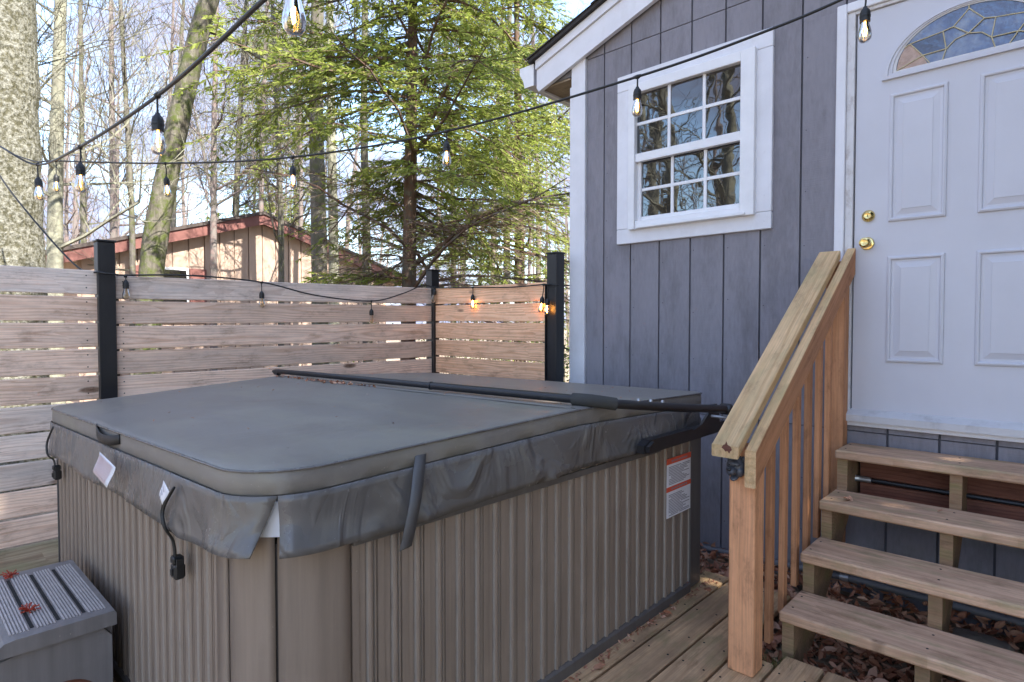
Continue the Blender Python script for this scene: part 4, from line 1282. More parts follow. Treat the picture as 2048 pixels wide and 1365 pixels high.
# ------------------------------------------------------------------ FENCE
fence = thing('slat_fence', 'horizontal pale wood slat fence with black posts round the hot tub', 'fence', (-4.15, 1.5, GZ))
FX = -4.162
def fmat(k, z):
    if k == 0 and z == 'B': return M['fence_grey']
    if k >= 10: return M['fence_green']
    return random.choice([M['fence'], M['fence'], M['fence_grey']]) if z == 'A' or k >= 4 else M['fence']
for k in range(11):
    zt = 0.316 - 0.1525 * k
    plank('slat', fence, (FX, -1.3, zt - 0.0695 + random.uniform(-.002, .002)), (FX, 0.905, zt - 0.0695 - 0.003 + random.uniform(-.002, .002)), 0.1385, 0.022, (1, 0, 0), fmat(k, 'A'), 0.003)
for k in range(11):
    zt = 0.288 - 0.1495 * k
    w = 0.137
    zt2 = zt + 0.030 - 0.006 * min(k, 4)
    plank('slat', fence, (FX, 0.962, zt - w / 2), (FX, 3.395, zt2 - w / 2 + random.uniform(-.002, .002)), w, 0.022, (1, 0, 0), fmat(k, 'B'), 0.003)
for k in range(11):
    zt = 0.316 - 0.1505 * k
    w = 0.1375
    plank('slat', fence, (-4.145, 3.412, zt - w / 2), (-2.845, 3.412, zt - w / 2 - 0.006 + random.uniform(-.002, .002)), w, 0.022, (0, -1, 0), M['fence_warm'] if k < 9 else M['fence_green'], 0.003)
def fpost(x0, x1, y0, y1, zt, flare=0.006):
    o = MB().box(x0, x1, y0, y1, GZ, zt - 0.012, .003).build('post', M['black'], fence)
    MB().box(x0 - flare, x1 + flare, y0 - flare, y1 + flare, zt - 0.0118, zt, .003).build('post_cap', M['black'], fence)
fpost(-4.205, -4.118, 0.890, 0.978, 0.492)
fpost(-4.255, -4.175, 3.40, 3.49, 0.490)
fpost(-2.842, -2.752, 3.400, 3.497, 0.528)
MB().box(-4.150, -4.118, 3.376, 3.400, GZ, 0.33, .002).build('channel', M['black'], fence)
MB().box(-2.848, -2.8425, 3.385, 3.425, GZ, 0.30).build('channel', M['black'], fence)
for y0 in (0.955,): MB().box(-4.178, -4.1735, y0 - .05, y0 + 0.05, GZ, 0.26).build('channel', M['black'], fence)

# ------------------------------------------------------------------ STRING LIGHTS
_bm = {}
def bulb_meshes():
    if _bm: return _bm
    _bm['socket'] = MB().lathe([(0.0, 0.0), (0.006, 0.0), (0.008, -0.006), (0.0135, -0.012), (0.0165, -0.022), (0.0165, -0.030), (0.0175, -0.031), (0.0175, -0.036), (0.0165, -0.037), (0.0165, -0.052), (0.0, -0.052)], n=14).mesh('socket', M['rubber'], 35)
    _bm['bulb'] = MB().lathe([(0.0125, -0.050), (0.013, -0.058), (0.0165, -0.070), (0.0205, -0.086), (0.0215, -0.098), (0.0195, -0.110), (0.013, -0.1185), (0.0, -0.121)], n=16).mesh('bulb', M['bulb'], True)
    def fil(mat):
        mb = MB()
        for dx in (-0.0045, 0.0, 0.0045):
            mb.tube([(dx, 0, -0.064), (dx * 1.6, 0.002, -0.082), (dx * 0.8, 0, -0.100)], 0.0011, 5)
        mb.tube([(0, 0, -0.05), (0, 0, -0.066)], 0.003, 6)
        return mb.mesh('filament', mat)
    _bm['f_on'] = fil(M['filament']); _bm['f_hot'] = fil(M['filament_hot']); _bm['f_off'] = fil(M['filament_off'])
    return _bm
def string_light(label, pts, bulbs, group='string lights', rad=0.0052, n_=10):
    """pts: cable path; bulbs: (cable point, drop, lean x, lean y, state)"""
    base = Vector(pts[0])
    t = thing('string_light', label, 'string lights', tuple(base))
    bm_ = bulb_meshes()
    MB().tube(smooth_pts(pts, n_), rad, 6).build('cable', M['rubber'], t, True)
    for (p, drop, lx, ly, state) in bulbs:
        p = Vector(p)
        nk = MB().tube([p + Vector((0.018, 0, 0.003)), p, p + Vector((-0.018, 0, 0.003))], [0.005, 0.010, 0.005], 8)
        q = p + Vector((lx, ly, -1)).normalized() * drop
        nk.tube(smooth_pts([p, (p + q) / 2 + Vector((random.uniform(-.004, .004), random.uniform(-.004, .004), 0)), q], 4), 0.0034, 6)
        nk.build('drop_wire', M['rubber'], t, True)
        rot = Vector((-lx, -ly, 1)).normalized().to_track_quat('Z', 'Y').to_matrix()
        s_ = obj('socket', bm_['socket'], t, q, rot)
        bo = bpy.data.objects.new('bulb', bm_['bulb']); C.objects.link(bo); bo.parent = s_
        fo = bpy.data.objects.new('filament', bm_['f_' + state]); C.objects.link(fo); fo.parent = s_
    return t
string_light('black string of lamps slung from the big lichen trunk to above the door',
    [(-5.9, 0.72, 1.30), (-5.35, 0.80, 1.145), (-5.106, 0.874, 1.118), (-4.005, 1.216, 0.968), (-3.064, 1.548, 0.893), (-2.235, 1.917, 0.935), (-1.323, 2.159, 1.013), (-0.827, 2.285, 1.088), (-0.543, 2.347, 1.150), (-0.2, 2.45, 1.26), (0.5, 2.9, 1.6), (0.9, 3.5, 1.8)],
    [((-5.106, 0.874, 1.118), 0.09, 0, 0, 'on'), ((-4.005, 1.216, 0.966), 0.075, -0.1, 0.1, 'on'), ((-3.064, 1.548, 0.892), 0.045, 0.03, 0, 'on'), ((-2.235, 1.917, 0.934), 0.045, 0, 0, 'on'), ((-1.323, 2.159, 1.012), 0.040, 0, 0, 'on'), ((-0.543, 2.347, 1.150), 0.062, 0, 0, 'on')])
string_light('black string of lamps coming down overhead to the left of the tub',
    [(0.2, 0.50, 1.60), (-0.55, 0.52, 0.84), (-1.045, 0.534, 0.660), (-1.268, 0.551, 0.652), (-1.967, 0.580, 0.668), (-2.92, 0.579, 0.712), (-3.804, 0.576, 0.800), (-4.205, 0.49, 0.945), (-5.6, 0.5, 1.35)],
    [((-1.045, 0.534, 0.655), 0.008, 0, 0, 'on'), ((-1.967, 0.580, 0.668), 0.050, 0, 0, 'on'), ((-2.92, 0.579, 0.710), 0.060, 0, 0, 'on'), ((-3.804, 0.576, 0.800), 0.065, 0.2, 0, 'on')])
string_light('black string of lamps draped along the top of the slat fence',
    [(-5.8, 0.55, 1.32), (-5.0, 0.62, 0.85), (-4.35, 0.82, 0.36), (-4.11, 0.90, 0.300), (-4.105, 0.985, 0.292), (-4.13, 1.018, 0.292), (-4.13, 1.40, 0.312), (-4.12, 1.847, 0.292), (-4.11, 2.25, 0.215), (-4.105, 2.727, 0.186), (-4.12, 3.05, 0.26), (-4.125, 3.25, 0.335), (-4.12, 3.36, 0.33), (-4.05, 3.385, 0.318), (-3.618, 3.385, 0.305), (-3.2, 3.385, 0.288), (-2.84, 3.375, 0.292), (-2.775, 3.388, 0.285), (-2.742, 3.42, 0.283)],
    [((-4.125, 1.030, 0.285), 0.020, 0.04, 0, 'off'), ((-4.12, 1.847, 0.290), 0.058, 0, 0, 'off'), ((-4.105, 2.727, 0.184), 0.060, 0, 0, 'off'), ((-4.09, 3.372, 0.320), 0.012, -0.15, -0.1, 'off'), ((-3.618, 3.380, 0.303), 0.055, 0, 0, 'hot'), ((-2.845, 3.370, 0.290), 0.085, -0.15, 0, 'hot'), ((-2.800, 3.365, 0.288), 0.100, -0.05, 0, 'hot')])

# ------------------------------------------------------------------ SMALL THINGS NEAR THE STAIRS
pipe = thing('conduit', 'grey pipe clamped along the foot of the house wall behind the stairs', 'pipe', (-0.6, 3.52, -1.38))
MB().tube([(-1.72, 3.525, -1.405), (-0.88, 3.525, -1.352), (2.4, 3.525, -1.352)], 0.019, 10).build('tube', M['conduit'], pipe, 50)
for xx in (-1.70, -0.87, 0.3):
    MB().tube([(xx - 0.02, 3.525, -1.352 if xx > -1 else -1.404), (xx + 0.02, 3.525, -1.352 if xx > -1 else -1.402)], 0.0225, 12).build('coupling', M['galv'], pipe, 50)
def stone(x_, y_, z_, r, label, seed):
    rr_ = random.Random(seed)
    mb = MB(); vs, fs = [], []
    rows, n_ = 9, 14
    for i in range(rows + 1):
        th = math.pi * i / rows
        for k in range(n_):
            ph = 2 * math.pi * k / n_
            j = 1 + 0.13 * math.sin(3 * ph + seed) * math.sin(th) + 0.10 * math.sin(5 * th + 2 * ph + seed * 2)
            def sp_(v): return math.copysign(abs(v) ** 0.6, v)
            vs.append((r[0] * sp_(math.sin(th) * math.cos(ph)) * j, r[1] * sp_(math.sin(th) * math.sin(ph)) * j, r[2] * sp_(math.cos(th)) * j))
    for i in range(rows):
        for k in range(n_): fs.append([i * n_ + k, (i + 1) * n_ + k, (i + 1) * n_ + (k + 1) % n_, i * n_ + (k + 1) % n_])
    me = mb.add(vs, fs).mesh('stone', M['stone'], True)
    o = obj('stone', me, None, (x_, y_, z_)); prop(o, label, 'stone')
stone(-0.275, 3.28, GZ + 0.035, (0.115, 0.07, 0.05), 'large flat stone under the stairs right of the middle stringer', 2)
stone(-0.52, 3.17, GZ + 0.02, (0.06, 0.05, 0.04), 'small grey stone among leaves left of the middle stringer', 5)

def lit1():
    while True:
        x_, y_ = random.uniform(-2.0, 0.7), random.uniform(2.3, 3.56)
        if x_ < -1.0 and y_ < 3.08: continue
        if x_ < -1.42 and y_ < 3.2: continue
        break
    return (x_, y_, GZ + 0.012 + random.random() * 0.03 + 0.06 * max(0, 1 - (3.56 - y_) / 0.25) * (1 if x_ > -0.8 else 0.6))
prop(leaf_cloud(3800, lit1, 0.030, M['litter'], 'leaf_litter', None, 0.55), 'brown fallen leaves heaped under the stairs and along the house wall', 'leaf litter', kind='stuff')
def one_leaf(pos, size, label, mat=M['litter'], n_=1, group=None):
    o = leaf_cloud(n_, lambda: (pos[0] + random.gauss(0, size * .35), pos[1] + random.gauss(0, size * .35), pos[2] + random.random() * size * .4), size, mat, 'dead_leaf', None, 0.5)
    prop(o, label, 'leaf', group)
    return o
one_leaf((-0.765, 3.13, -0.826), 0.020, 'curled brown leaf on the left end of the second tread from the top', n_=4)
one_leaf((-0.42, 3.20, -0.829), 0.016, 'small dry leaf flat on the second tread, near its middle')
one_leaf((-1.345, 1.93, -1.348), 0.028, 'reddish brown leaf on the deck against the tub base nearest the camera')
one_leaf((-1.350, 2.50, -1.347), 0.024, 'crumpled leaf on the deck beside the middle of the tub side', n_=2)
one_leaf((-1.335, 2.88, -1.347), 0.024, 'rust coloured leaf on the deck by the far corner of the tub', n_=2)
one_leaf((-1.16, 2.30, -1.347), 0.014, 'tiny pale leaf in the gap between two deck planks')
def deb():
    y_ = random.uniform(1.4, 3.0); return (RX + 0.018 + abs(random.gauss(0, 0.018)), y_, -1.350 + random.random() * 0.004)
prop(leaf_cloud(220, deb, 0.010, M['litter'], 'deck_debris', None, 0.4), 'dark crumbs of leaf gathered where the deck meets the tub', 'debris', kind='stuff')
def flower(pos, label, s):
    mb = MB()
    for k in range(34):
        d = Vector((random.gauss(0, 1), random.gauss(0, 1), abs(random.gauss(0, .7)) + .1)).normalized()
        L = s * random.uniform(.5, 1.1)
        p = Vector(pos)
        mb.tube([p, p + d * L * .6 + Vector((0, 0, .002)), p + d * L], [0.0012, 0.0012, 0.0032], 4)
    o = mb.build('maple_flower', M['redflower']); prop(o, label, 'flower', 'fallen red maple flowers')
flower((-2.625, 0.345, -0.995), 'red maple flower cluster fallen across a slot of the spa step', 0.032)
flower((-3.04, 0.345, -0.995), 'red maple flower cluster on the fence side edge of the spa step', 0.03)
# weed by the post
wd = thing('weed', 'small green weed growing at the deck edge beside the stair post', 'plant', (-1.16, 2.86, -1.353))
lf = MB()
for k in range(16):
    a = random.uniform(0, 6.28); L = random.uniform(.025, .05); up = random.uniform(.3, 1.2)
    d = Vector((math.cos(a), math.sin(a), up)).normalized(); sd_ = Vector((-math.sin(a), math.cos(a), 0)) * 0.011
    p = Vector((-1.16, 2.86, -1.353)) + Vector((random.gauss(0, .012), random.gauss(0, .012), 0))
    lf.add([tuple(p), tuple(p + d * L * .55 + sd_), tuple(p + d * L), tuple(p + d * L * .55 - sd_)], [[0, 1, 2, 3]])
lf.build('leaf', M['grass'], wd)
MB().tube([(-1.16, 2.86, -1.353), (-1.158, 2.857, -1.31)], [0.003, 0.001], 5).build('stem', M['grass'], wd)
gr = MB()
for k in range(140):
    p = Vector((random.uniform(-0.93, -0.80), random.uniform(2.40, 2.50), -1.43)); d = Vector((random.gauss(0, .35), random.gauss(0, .35), 1)); L = random.uniform(.05, .12)
    s_ = Vector((random.gauss(0, 1), random.gauss(0, 1), 0)).normalized() * 0.002
    gr.add([tuple(p - s_), tuple(p + s_), tuple(p + d * L)], [[0, 1, 2]])
prop(gr.build('grass', M['grass']), 'tuft of green grass in the gap behind the stair post', 'grass', kind='stuff')

def dots(name, pts, rad, axis, mat, parent):
    mb = MB()
    for p in pts:
        sg = -1 if axis == 'y' else 1
        mb.lathe([(rad, 0.0), (rad * .8, sg * 0.0012), (0.0, sg * 0.0014)], p, 7, axis)
    o = mb.build(name, mat, parent); o['kind'] = 'stuff'
nl = [(-2.68 + random.uniform(-.03, .03), WY - 0.0202, -1.2 + 0.21 * k + random.uniform(-.03, .03)) for k in range(14)]
nl += [(x_, WY - 0.0222, z_) for x_ in (-2.30, -1.33) for z_ in (0.60, 0.75, 1.0, 1.25, 1.5, 1.66)] + [(DX0 - 0.068, WY - 0.0322, z_) for z_ in (-.3, 0.1, 0.5, 0.9, 1.3, 1.6)]
dots('nail_heads', nl, 0.0042, 'y', M['trim'], house)
nl = []
for k in range(7):
    xx = g0 + 0.2210 * k
    for j in range(9):
        if not (-2.34 < xx < -1.28 and 0.5 < -1.2 + j * .33 < 1.72): nl.append((xx + 0.025 + random.uniform(-.004, .004), WY - 0.0002, -1.2 + j * 0.33 + random.uniform(-.05, .05)))
dots('nail_heads', nl, 0.0035, 'y', M['gap'], house)
nl = []
for yf, zt in TR:
    for xx in (-0.838, -0.375, 0.10):
        for dy in (0.07, 0.20): nl.append((xx + random.uniform(-.008, .008), yf + dy, zt + 0.0002))
dots('screw_heads', nl, 0.005, 'z', M['dark'], stairs)
nl = [(x_ + dx, y_ + random.uniform(-.01, .01), -1.3525) for x_ in [-0.998 - 0.157 * q + 0.0785 for q in range(-6, 4)] for dx in (-0.045, 0.045) for y_ in (0.6, 1.0, 1.4, 1.8, 2.2, 2.38, 2.65, 3.05) if not (x_ > -1.0 and y_ > 2.4)]
dots('screw_heads', nl, 0.0048, 'z', M['dark'], deck)
nl = []
for k in range(11):
    for dz in (-.035, .035):
        nl += [(FX + 0.0112, 0.84, 0.246 - .1525 * k + dz), (FX + 0.0112, 1.02, 0.219 - .1495 * k + dz)]
dots('screw_heads', nl, 0.004, 'x', M['dark'], fence)

# ------------------------------------------------------------------ NEIGHBOUR'S HOUSE
nh = thing('neighbour_house', 'low pinkish house with maroon gable trim beyond the slat fence', 'house', (-15.0, 5.8, -2.0))
NX = -13.0
pk = (5.80, 2.20)
def gz(y): return pk[1] - 0.31 * abs(y - pk[0])
yy = 2.55
while yy < 9.05:
    a, b_ = yy + 0.012, min(yy + 0.30, 9.05) - 0.012
    if a < pk[0] < b_: pol = [(a, -2.0), (b_, -2.0), (b_, gz(b_)), (pk[0], pk[1]), (a, gz(a))]
    else: pol = [(a, -2.0), (b_, -2.0), (b_, gz(b_)), (a, gz(a))]
    MB().prism(pol, 'x', NX - 0.03, NX).build('siding_board', M['pink'], nh)
    yy += 0.30
MB().prism([(2.5, -2.0), (9.1, -2.0), (9.1, gz(9.1)), pk, (2.5, gz(2.5))], 'x', NX - 7.0, NX - 0.032).build('wall', M['pink'], nh)
for s_, ye in ((1, 1.75), (-1, 9.85)):
    def slab(lo, hi, x0, x1, name, mat):
        MB().prism([(ye, gz(ye) + lo), (pk[0], pk[1] + lo), (pk[0], pk[1] + hi), (ye, gz(ye) + hi)], 'x', x0, x1).build(name, mat, nh)
    slab(-0.04, 0.17, NX + 0.16, NX + 0.20, 'fascia', M['maroon'])
    slab(0.172, 0.24, NX - 7.2, NX + 0.23, 'roof', M['farroof'])
    slab(0.10, 0.17, NX - 7.2, NX + 0.155, 'soffit', M['pink'])
MB().box(NX - .02, NX + 0.03, 3.30, 4.72, -0.2, -0.12).build('sill', M['maroon'], nh)
wn = MB().box(NX + .001, NX + 0.04, 3.62, 4.34, 0.02, 1.12, .01).build('window', M['vinyl'], nh)
MB().box(NX + 0.041, NX + 0.05, 3.67, 4.29, 0.07, 1.07).build('pane', M['pane'], wn)
for a, b_ in ((3.30, 3.60), (4.36, 4.68)):
    sh_ = MB().box(NX + .001, NX + 0.03, a, b_, 0.02, 1.12, .01).build('shutter', M['maroon'], nh)
    for k in range(9): MB().box(NX + 0.031, NX + 0.045, a + .04, b_ - .04, 0.08 + k * .115, 0.13 + k * .115).build('slat', M['maroon'], sh_)
MB().box(NX - 7.3, NX - 6.9, 0.8, 2.4, -2.0, 1.0).build('wing', M['pink'], nh)

# ------------------------------------------------------------------ TREES
def seg_tube(V, F, p0, p1, r0, r1, n_=4):
    d = (p1 - p0)
    if d.length < 1e-6: return
    d.normalize(); u = d.orthogonal().normalized(); w = d.cross(u)
    k = len(V)
    for (p, r) in ((p0, r0), (p1, r1)):
        for j in range(n_):
            a = 2 * math.pi * j / n_
            V.append(tuple(p + (u * math.cos(a) + w * math.sin(a)) * r))
    for j in range(n_):
        j2 = (j + 1) % n_
        F.append([k + j, k + j2, k + n_ + j2, k + n_ + j])
def grow(V, F, p, d, L, r, depth, rr_, up=0.15, nseg=4, kids=5, minr=0.0025, wig=0.22):
    p = Vector(p); d = Vector(d).normalized()
    nodes = [(p.copy(), d.copy(), r)]
    for i in range(nseg):
        d = (d + Vector((rr_.gauss(0, wig), rr_.gauss(0, wig), rr_.gauss(0, wig) + up * 0.5))).normalized()
        q = p + d * (L / nseg)
        r1 = max(minr, r * (1 - 0.72 * (i + 1) / nseg))
        r0 = max(minr, r * (1 - 0.72 * i / nseg))
        seg_tube(V, F, p, q, r0, r1, 5 if r0 > 0.03 else (4 if r0 > .01 else 3))
        p = q; nodes.append((p.copy(), d.copy(), r1))
    if depth <= 0: return
    for k in range(kids):
        i = rr_.randint(1, nseg)
        q, dd, r1 = nodes[i]
        pr_, _, _ = nodes[i - 1]
        f = rr_.random()
        q = pr_ + (q - pr_) * f
        ax = Vector((rr_.gauss(0, 1), rr_.gauss(0, 1), rr_.gauss(0, .6))).normalized()
        nd = (dd * 0.75 + ax * 0.75 + Vector((0, 0, up))).normalized()
        grow(V, F, q, nd, L * rr_.uniform(.42, .68), max(minr, r1 * 0.6), depth - 1, rr_, up, max(2, nseg - 1), max(3, kids - 1), minr, wig)
def trunk_mesh(pts, r0, r1, mat, parent, n_=14, wob=0.06, seed=1):
    rr_ = random.Random(seed)
    P = smooth_pts(pts, 8)
    rad = []
    for i in range(len(P)):
        f = i / (len(P) - 1)
        rad.append((r0 + (r1 - r0) * f) * (1 + wob * math.sin(i * 1.7 + seed) * .5 + rr_.uniform(-wob, wob) * .4) * (1 + 0.5 * max(0, 0.06 - f) / 0.06))
    MB().tube(P, rad, n_).build('trunk', mat, parent, True)
    return P, rad
def bare_tree(label, pts, r0, r1, mat, seed, limbs=10, lstart=0.3, llen=2.2, depth=3, kids=5, group=None, up=0.18, minr=0.003, bias=None, lr=0.28):
    t = thing('bare_tree', label, 'tree', tuple(pts[0]), group)
    P, rad = trunk_mesh(pts, r0, r1, mat, t, seed=seed)
    rr_ = random.Random(seed)
    V, F = [], []
    for k in range(limbs):
        f = lstart + (1 - lstart) * (k + rr_.random()) / limbs
        i = min(len(P) - 1, int(f * (len(P) - 1)))
        a = rr_.uniform(0, 6.28)
        d = Vector((math.cos(a), math.sin(a), rr_.uniform(0.0, 0.9)))
        if bias: d = d + Vector(bias)
        grow(V, F, P[i], d, llen * rr_.uniform(.6, 1.25) * (1 - 0.3 * f), rad[i] * lr, depth, rr_, up, 5, kids, minr)
    MB().add(V, F).build('branches', mat, t)
    return t
def at(px, py, Z):
    """point seen at pixel (px, py) of the 2048 px wide photograph, Z metres ahead of the camera"""
    yw, pt = R(43.2), R(1.6)
    F0 = Vector((-math.sin(yw), math.cos(yw), 0)); Rr = Vector((math.cos(yw), math.sin(yw), 0))
    Fw = F0 * math.cos(pt) + Vector((0, 0, -math.sin(pt))); U = Rr.cross(Fw)
    return (Fw * 1197 + Rr * (px - 1024) - U * (py - 682.5)) * (Z / 1197)
TG = -1.8
def foot(px, Z):
    p = at(px, 640, Z); return (p.x, p.y, GZ - 0.05)
bare_tree('thick trunk covered in pale lichen at the far left edge', [foot(22, 5.2), tuple(at(20, 500, 5.2)), tuple(at(16, 250, 5.2)), tuple(at(10, -100, 5.2)), tuple(at(0, -600, 5.2)), tuple(at(-20, -1200, 5.2))], 0.27, 0.16, M['bark_lichen'], 21, 10, 0.34, 2.4, 3, 5, bias=(-0.5, 0.9, 0.25), lr=0.15)
bare_tree('slim pale grey trunk standing just right of the thick lichen trunk', [foot(110, 7.5), tuple(at(110, 500, 7.5)), tuple(at(114, 250, 7.5)), tuple(at(122, -50, 7.5)), tuple(at(118, -500, 7.5))], 0.098, 0.05, M['bark_pale'], 31, 14, 0.25, 2.2, 3, 6)
bare_tree('leaning mossy trunk that crosses in front of the pink gable', [foot(290, 8.0), tuple(at(303, 545, 8.0)), tuple(at(345, 300, 8.0)), tuple(at(395, 80, 8.0)), tuple(at(450, -120, 8.0)), tuple(at(520, -500, 8.0)), tuple(at(560, -800, 8))], 0.165, 0.08, M['bark_lean'], 41, 9, 0.5, 2.4, 3, 5)
bare_tree('grey trunk with moss rising left of the hemlock', [foot(640, 10.5), tuple(at(638, 480, 10.5)), tuple(at(632, 200, 10.5)), tuple(at(636, -50, 10.5)), tuple(at(640, -600, 10.5))], 0.15, 0.09, M['bark_grey'], 51, 10, 0.35, 2.4, 3, 5)
bare_tree('pale sunlit trunk beside the grey mossy trunk', [foot(668, 12.0), tuple(at(667, 480, 12.0)), tuple(at(662, 200, 12.0)), tuple(at(655, -300, 12.0))], 0.12, 0.06, M['bark_pale'], 61, 8, 0.4, 2.2, 3, 4)
bare_tree('dark slender trunk between the pale trunk and the hemlock', [foot(735, 11.5), tuple(at(733, 480, 11.5)), tuple(at(728, 200, 11.5)), tuple(at(735, -300, 11.5))], 0.10, 0.05, M['bark_grey'], 71, 9, 0.4, 2.2, 3, 4)
# thin saplings of the middle distance, each with its own place
sap = [(165, 12, 'thin bare sapling between the pale trunk and the leaning trunk, left one'), (225, 14, 'thin bare sapling left of the leaning trunk, near its foot'), (262, 11, 'thin bare sapling just left of the leaning trunk'),
       (425, 12, 'bare sapling right of the leaning trunk, first beside it'), (470, 13, 'bare sapling above the left slope of the pink gable'), (520, 15, 'bare sapling rising behind the peak of the pink gable'),
       (560, 12, 'bare sapling right of the pink gable peak'), (600, 16, 'bare sapling just left of the grey mossy trunk'), (905, 15, 'bare trunk right of the hemlock trunk, first beyond it'), (985, 17, 'bare trunk in sun midway between hemlock and house corner'),
       (1012, 14, 'dark trunk left of the black end post of the fence'), (1075, 16, 'slim bare trunk behind the black end post of the fence'), (345, 17, 'bare sapling behind the leaning trunk, over the gable roof')]
for i, (px, Z, lab) in enumerate(sap):
    dx = random.uniform(-30, 30)
    bare_tree(lab, [foot(px, Z), tuple(at(px + 2, 450, Z)), tuple(at(px + dx * .4, 200, Z)), tuple(at(px + dx, -80, Z)), tuple(at(px + dx * 1.6, -350, Z))], 0.075 * random.uniform(.75, 1.3), 0.022, M['bark_far'] if i % 2 else M['bark_grey'], 100 + i, 13, 0.20, 2.5, 3, 5, 'thin bare trees beyond the fence', 0.25, 0.0034, lr=0.42)

# hemlock: trunk, limbs and many small sprays of needles
def hemlock(label, base, height, r0, seed, zlo, spread, nb, mat=M['hemlock'], dens=1.0, name='hemlock_tree', bare_below=None, size=1.0, bark_=None, prof=0.4, wf=0.11, leftcut=0):
    rr_ = random.Random(seed); rg = np.random.default_rng(seed)
    t = thing(name, label, 'tree', base)
    bk_ = bark_ or M['bark_red']
    top = Vector(base) + Vector((rr_.uniform(-.3, .3), rr_.uniform(-.3, .3), height))
    P, rad = trunk_mesh([base, tuple(Vector(base).lerp(top, .35) + Vector((.04, -.03, 0))), tuple(Vector(base).lerp(top, .7) + Vector((-.05, .04, 0))), tuple(top)], r0, 0.02, bk_, t, 12, 0.05, seed)
    V, F = [], []
    cen, dirs, lens, nor = [], [], [], []
    dcen, ddir, dlen = [], [], []
    for k in range(nb):
        f = (k + rr_.random()) / nb
        z = zlo + (height - zlo) * f ** 1.05
        fr_ = z / height
        i = min(len(P) - 1, int(fr_ * (len(P) - 1)))
        p = P[i].copy(); p.z = base[2] + z
        a = rr_.uniform(0, 6.28)
        L = spread * (1 - prof * ((z - zlo) / (height - zlo))) * rr_.uniform(.55, 1.15) + 0.25
        d = Vector((math.cos(a), math.sin(a), rr_.uniform(-.25, .70)))
        d.normalize()
        if leftcut and z < leftcut and d.x * 0.729 + d.y * 0.685 < -0.25: L *= 0.42
        nodes = [p.copy()]
        ns = 7
        r = 0.006 + 0.007 * L
        dd = d.copy()
        for s in range(ns):
            dd = (dd + Vector((rr_.gauss(0, .16), rr_.gauss(0, .16), -0.055 + rr_.gauss(0, .11)))).normalized()
            q = nodes[-1] + dd * L / ns
            seg_tube(V, F, nodes[-1], q, r * (1 - .8 * s / ns), r * (1 - .8 * (s + 1) / ns), 4)
            nodes.append(q)
        isbare = bare_below is not None and z < bare_below and rr_.random() < 0.88
        for s in range(1, ns + 1):
            base_ = nodes[s]
            ax = (nodes[s] - nodes[s - 1]).normalized()
            sidev = ax.cross(Vector((0, 0, 1)))
            if sidev.length < .01: continue
            sidev.normalize()
            for sgn in (-1, 1):
                for rep in range(2):
                    tl = (0.25 + 0.30 * L * (1 - abs(s / ns - .5))) * rr_.uniform(.6, 1.1)
                    b0 = base_ - ax * rr_.random() * L / ns
                    td = (sidev * sgn * rr_.uniform(.6, 1.0) + ax * rr_.uniform(.3, .9) + Vector((0, 0, rr_.uniform(-.35, .15)))).normalized()
                    e = b0 + td * tl + Vector((0, 0, -0.10 * tl))
                    seg_tube(V, F, b0, e, 0.0045, 0.002, 3)
                    nt_ = int(17 * tl / 0.35 * dens) + 2
                    for j in range(nt_):
                        u = rr_.uniform(.08, 1.05)
                        c = b0.lerp(e, u)
                        sd_ = td.cross(Vector((0, 0, 1))).normalized() * rr_.choice((-1, 1))
                        nd = (td * rr_.uniform(.4, 1) + sd_ * rr_.uniform(.2, 1.0) + Vector((0, 0, rr_.uniform(-.5, .12)))).normalized()
                        l_ = rr_.uniform(.04, .12) * (1.15 - .3 * u)
                        if isbare:
                            if rr_.random() < .6: dcen.append(c); ddir.append(nd); dlen.append(l_ * 1.3)
                            elif rr_.random() < .30: cen.append(c); dirs.append(nd); lens.append(l_)
                        else:
                            cen.append(c); dirs.append(nd); lens.append(l_)
    MB().add(V, F).build('branches', bk_, t)
    def quads(cen, dirs, lens, wf, nm, mat):
        if not cen: return
        c = np.array([tuple(v) for v in cen]); d = np.array([tuple(v) for v in dirs]); l = np.array(lens)[:, None] * size
        rnd = rg.normal(size=c.shape); rnd[:, 2] = np.abs(rnd[:, 2]) * 1.0 + .6
        w = np.cross(d, rnd); w /= np.linalg.norm(w, axis=1)[:, None] + 1e-9
        wd_ = l * wf * rg.uniform(.7, 1.3, size=l.shape)
        v = np.empty((len(c), 4, 3))
        v[:, 0] = c; v[:, 1] = c + d * l * .5 + w * wd_; v[:, 2] = c + d * l; v[:, 3] = c + d * l * .45 - w * wd_
        me = bpy.data.meshes.new(nm)
        me.vertices.add(len(c) * 4); me.vertices.foreach_set('co', v.reshape(-1))
        me.loops.add(len(c) * 4); me.loops.foreach_set('vertex_index', np.arange(len(c) * 4, dtype=np.int32))
        me.polygons.add(len(c)); me.polygons.foreach_set('loop_start', np.arange(0, len(c) * 4, 4, dtype=np.int32))
        try: me.polygons.foreach_set('loop_total', np.full(len(c), 4, dtype=np.int32))
        except Exception: pass
        me.materials.append(mat); me.update(calc_edges=True)
        o = obj(nm, me, t, (0, 0, 0)); o['kind'] = 'stuff'
    quads(cen, dirs, lens, wf, 'foliage', mat)
    quads(dcen, ddir, dlen, 0.025, 'dry_twigs', M['drytwig'])
    return t
p = foot(812, 7.2)
hemlock('tall sunlit hemlock with reddish trunk filling the view left of the house', p, 8.6, 0.105, 5, 1.75, 2.45, 135, dens=1.4, bare_below=3.0, leftcut=3.5, prof=0.30, size=0.9)
p = foot(1040, 11.0)
hemlock('hemlock behind the tall one, its crown reaching to the house corner', p, 9.5, 0.12, 9, 1.5, 2.5, 85, dens=1.3, bare_below=2.6)
p = foot(560, 22.0)
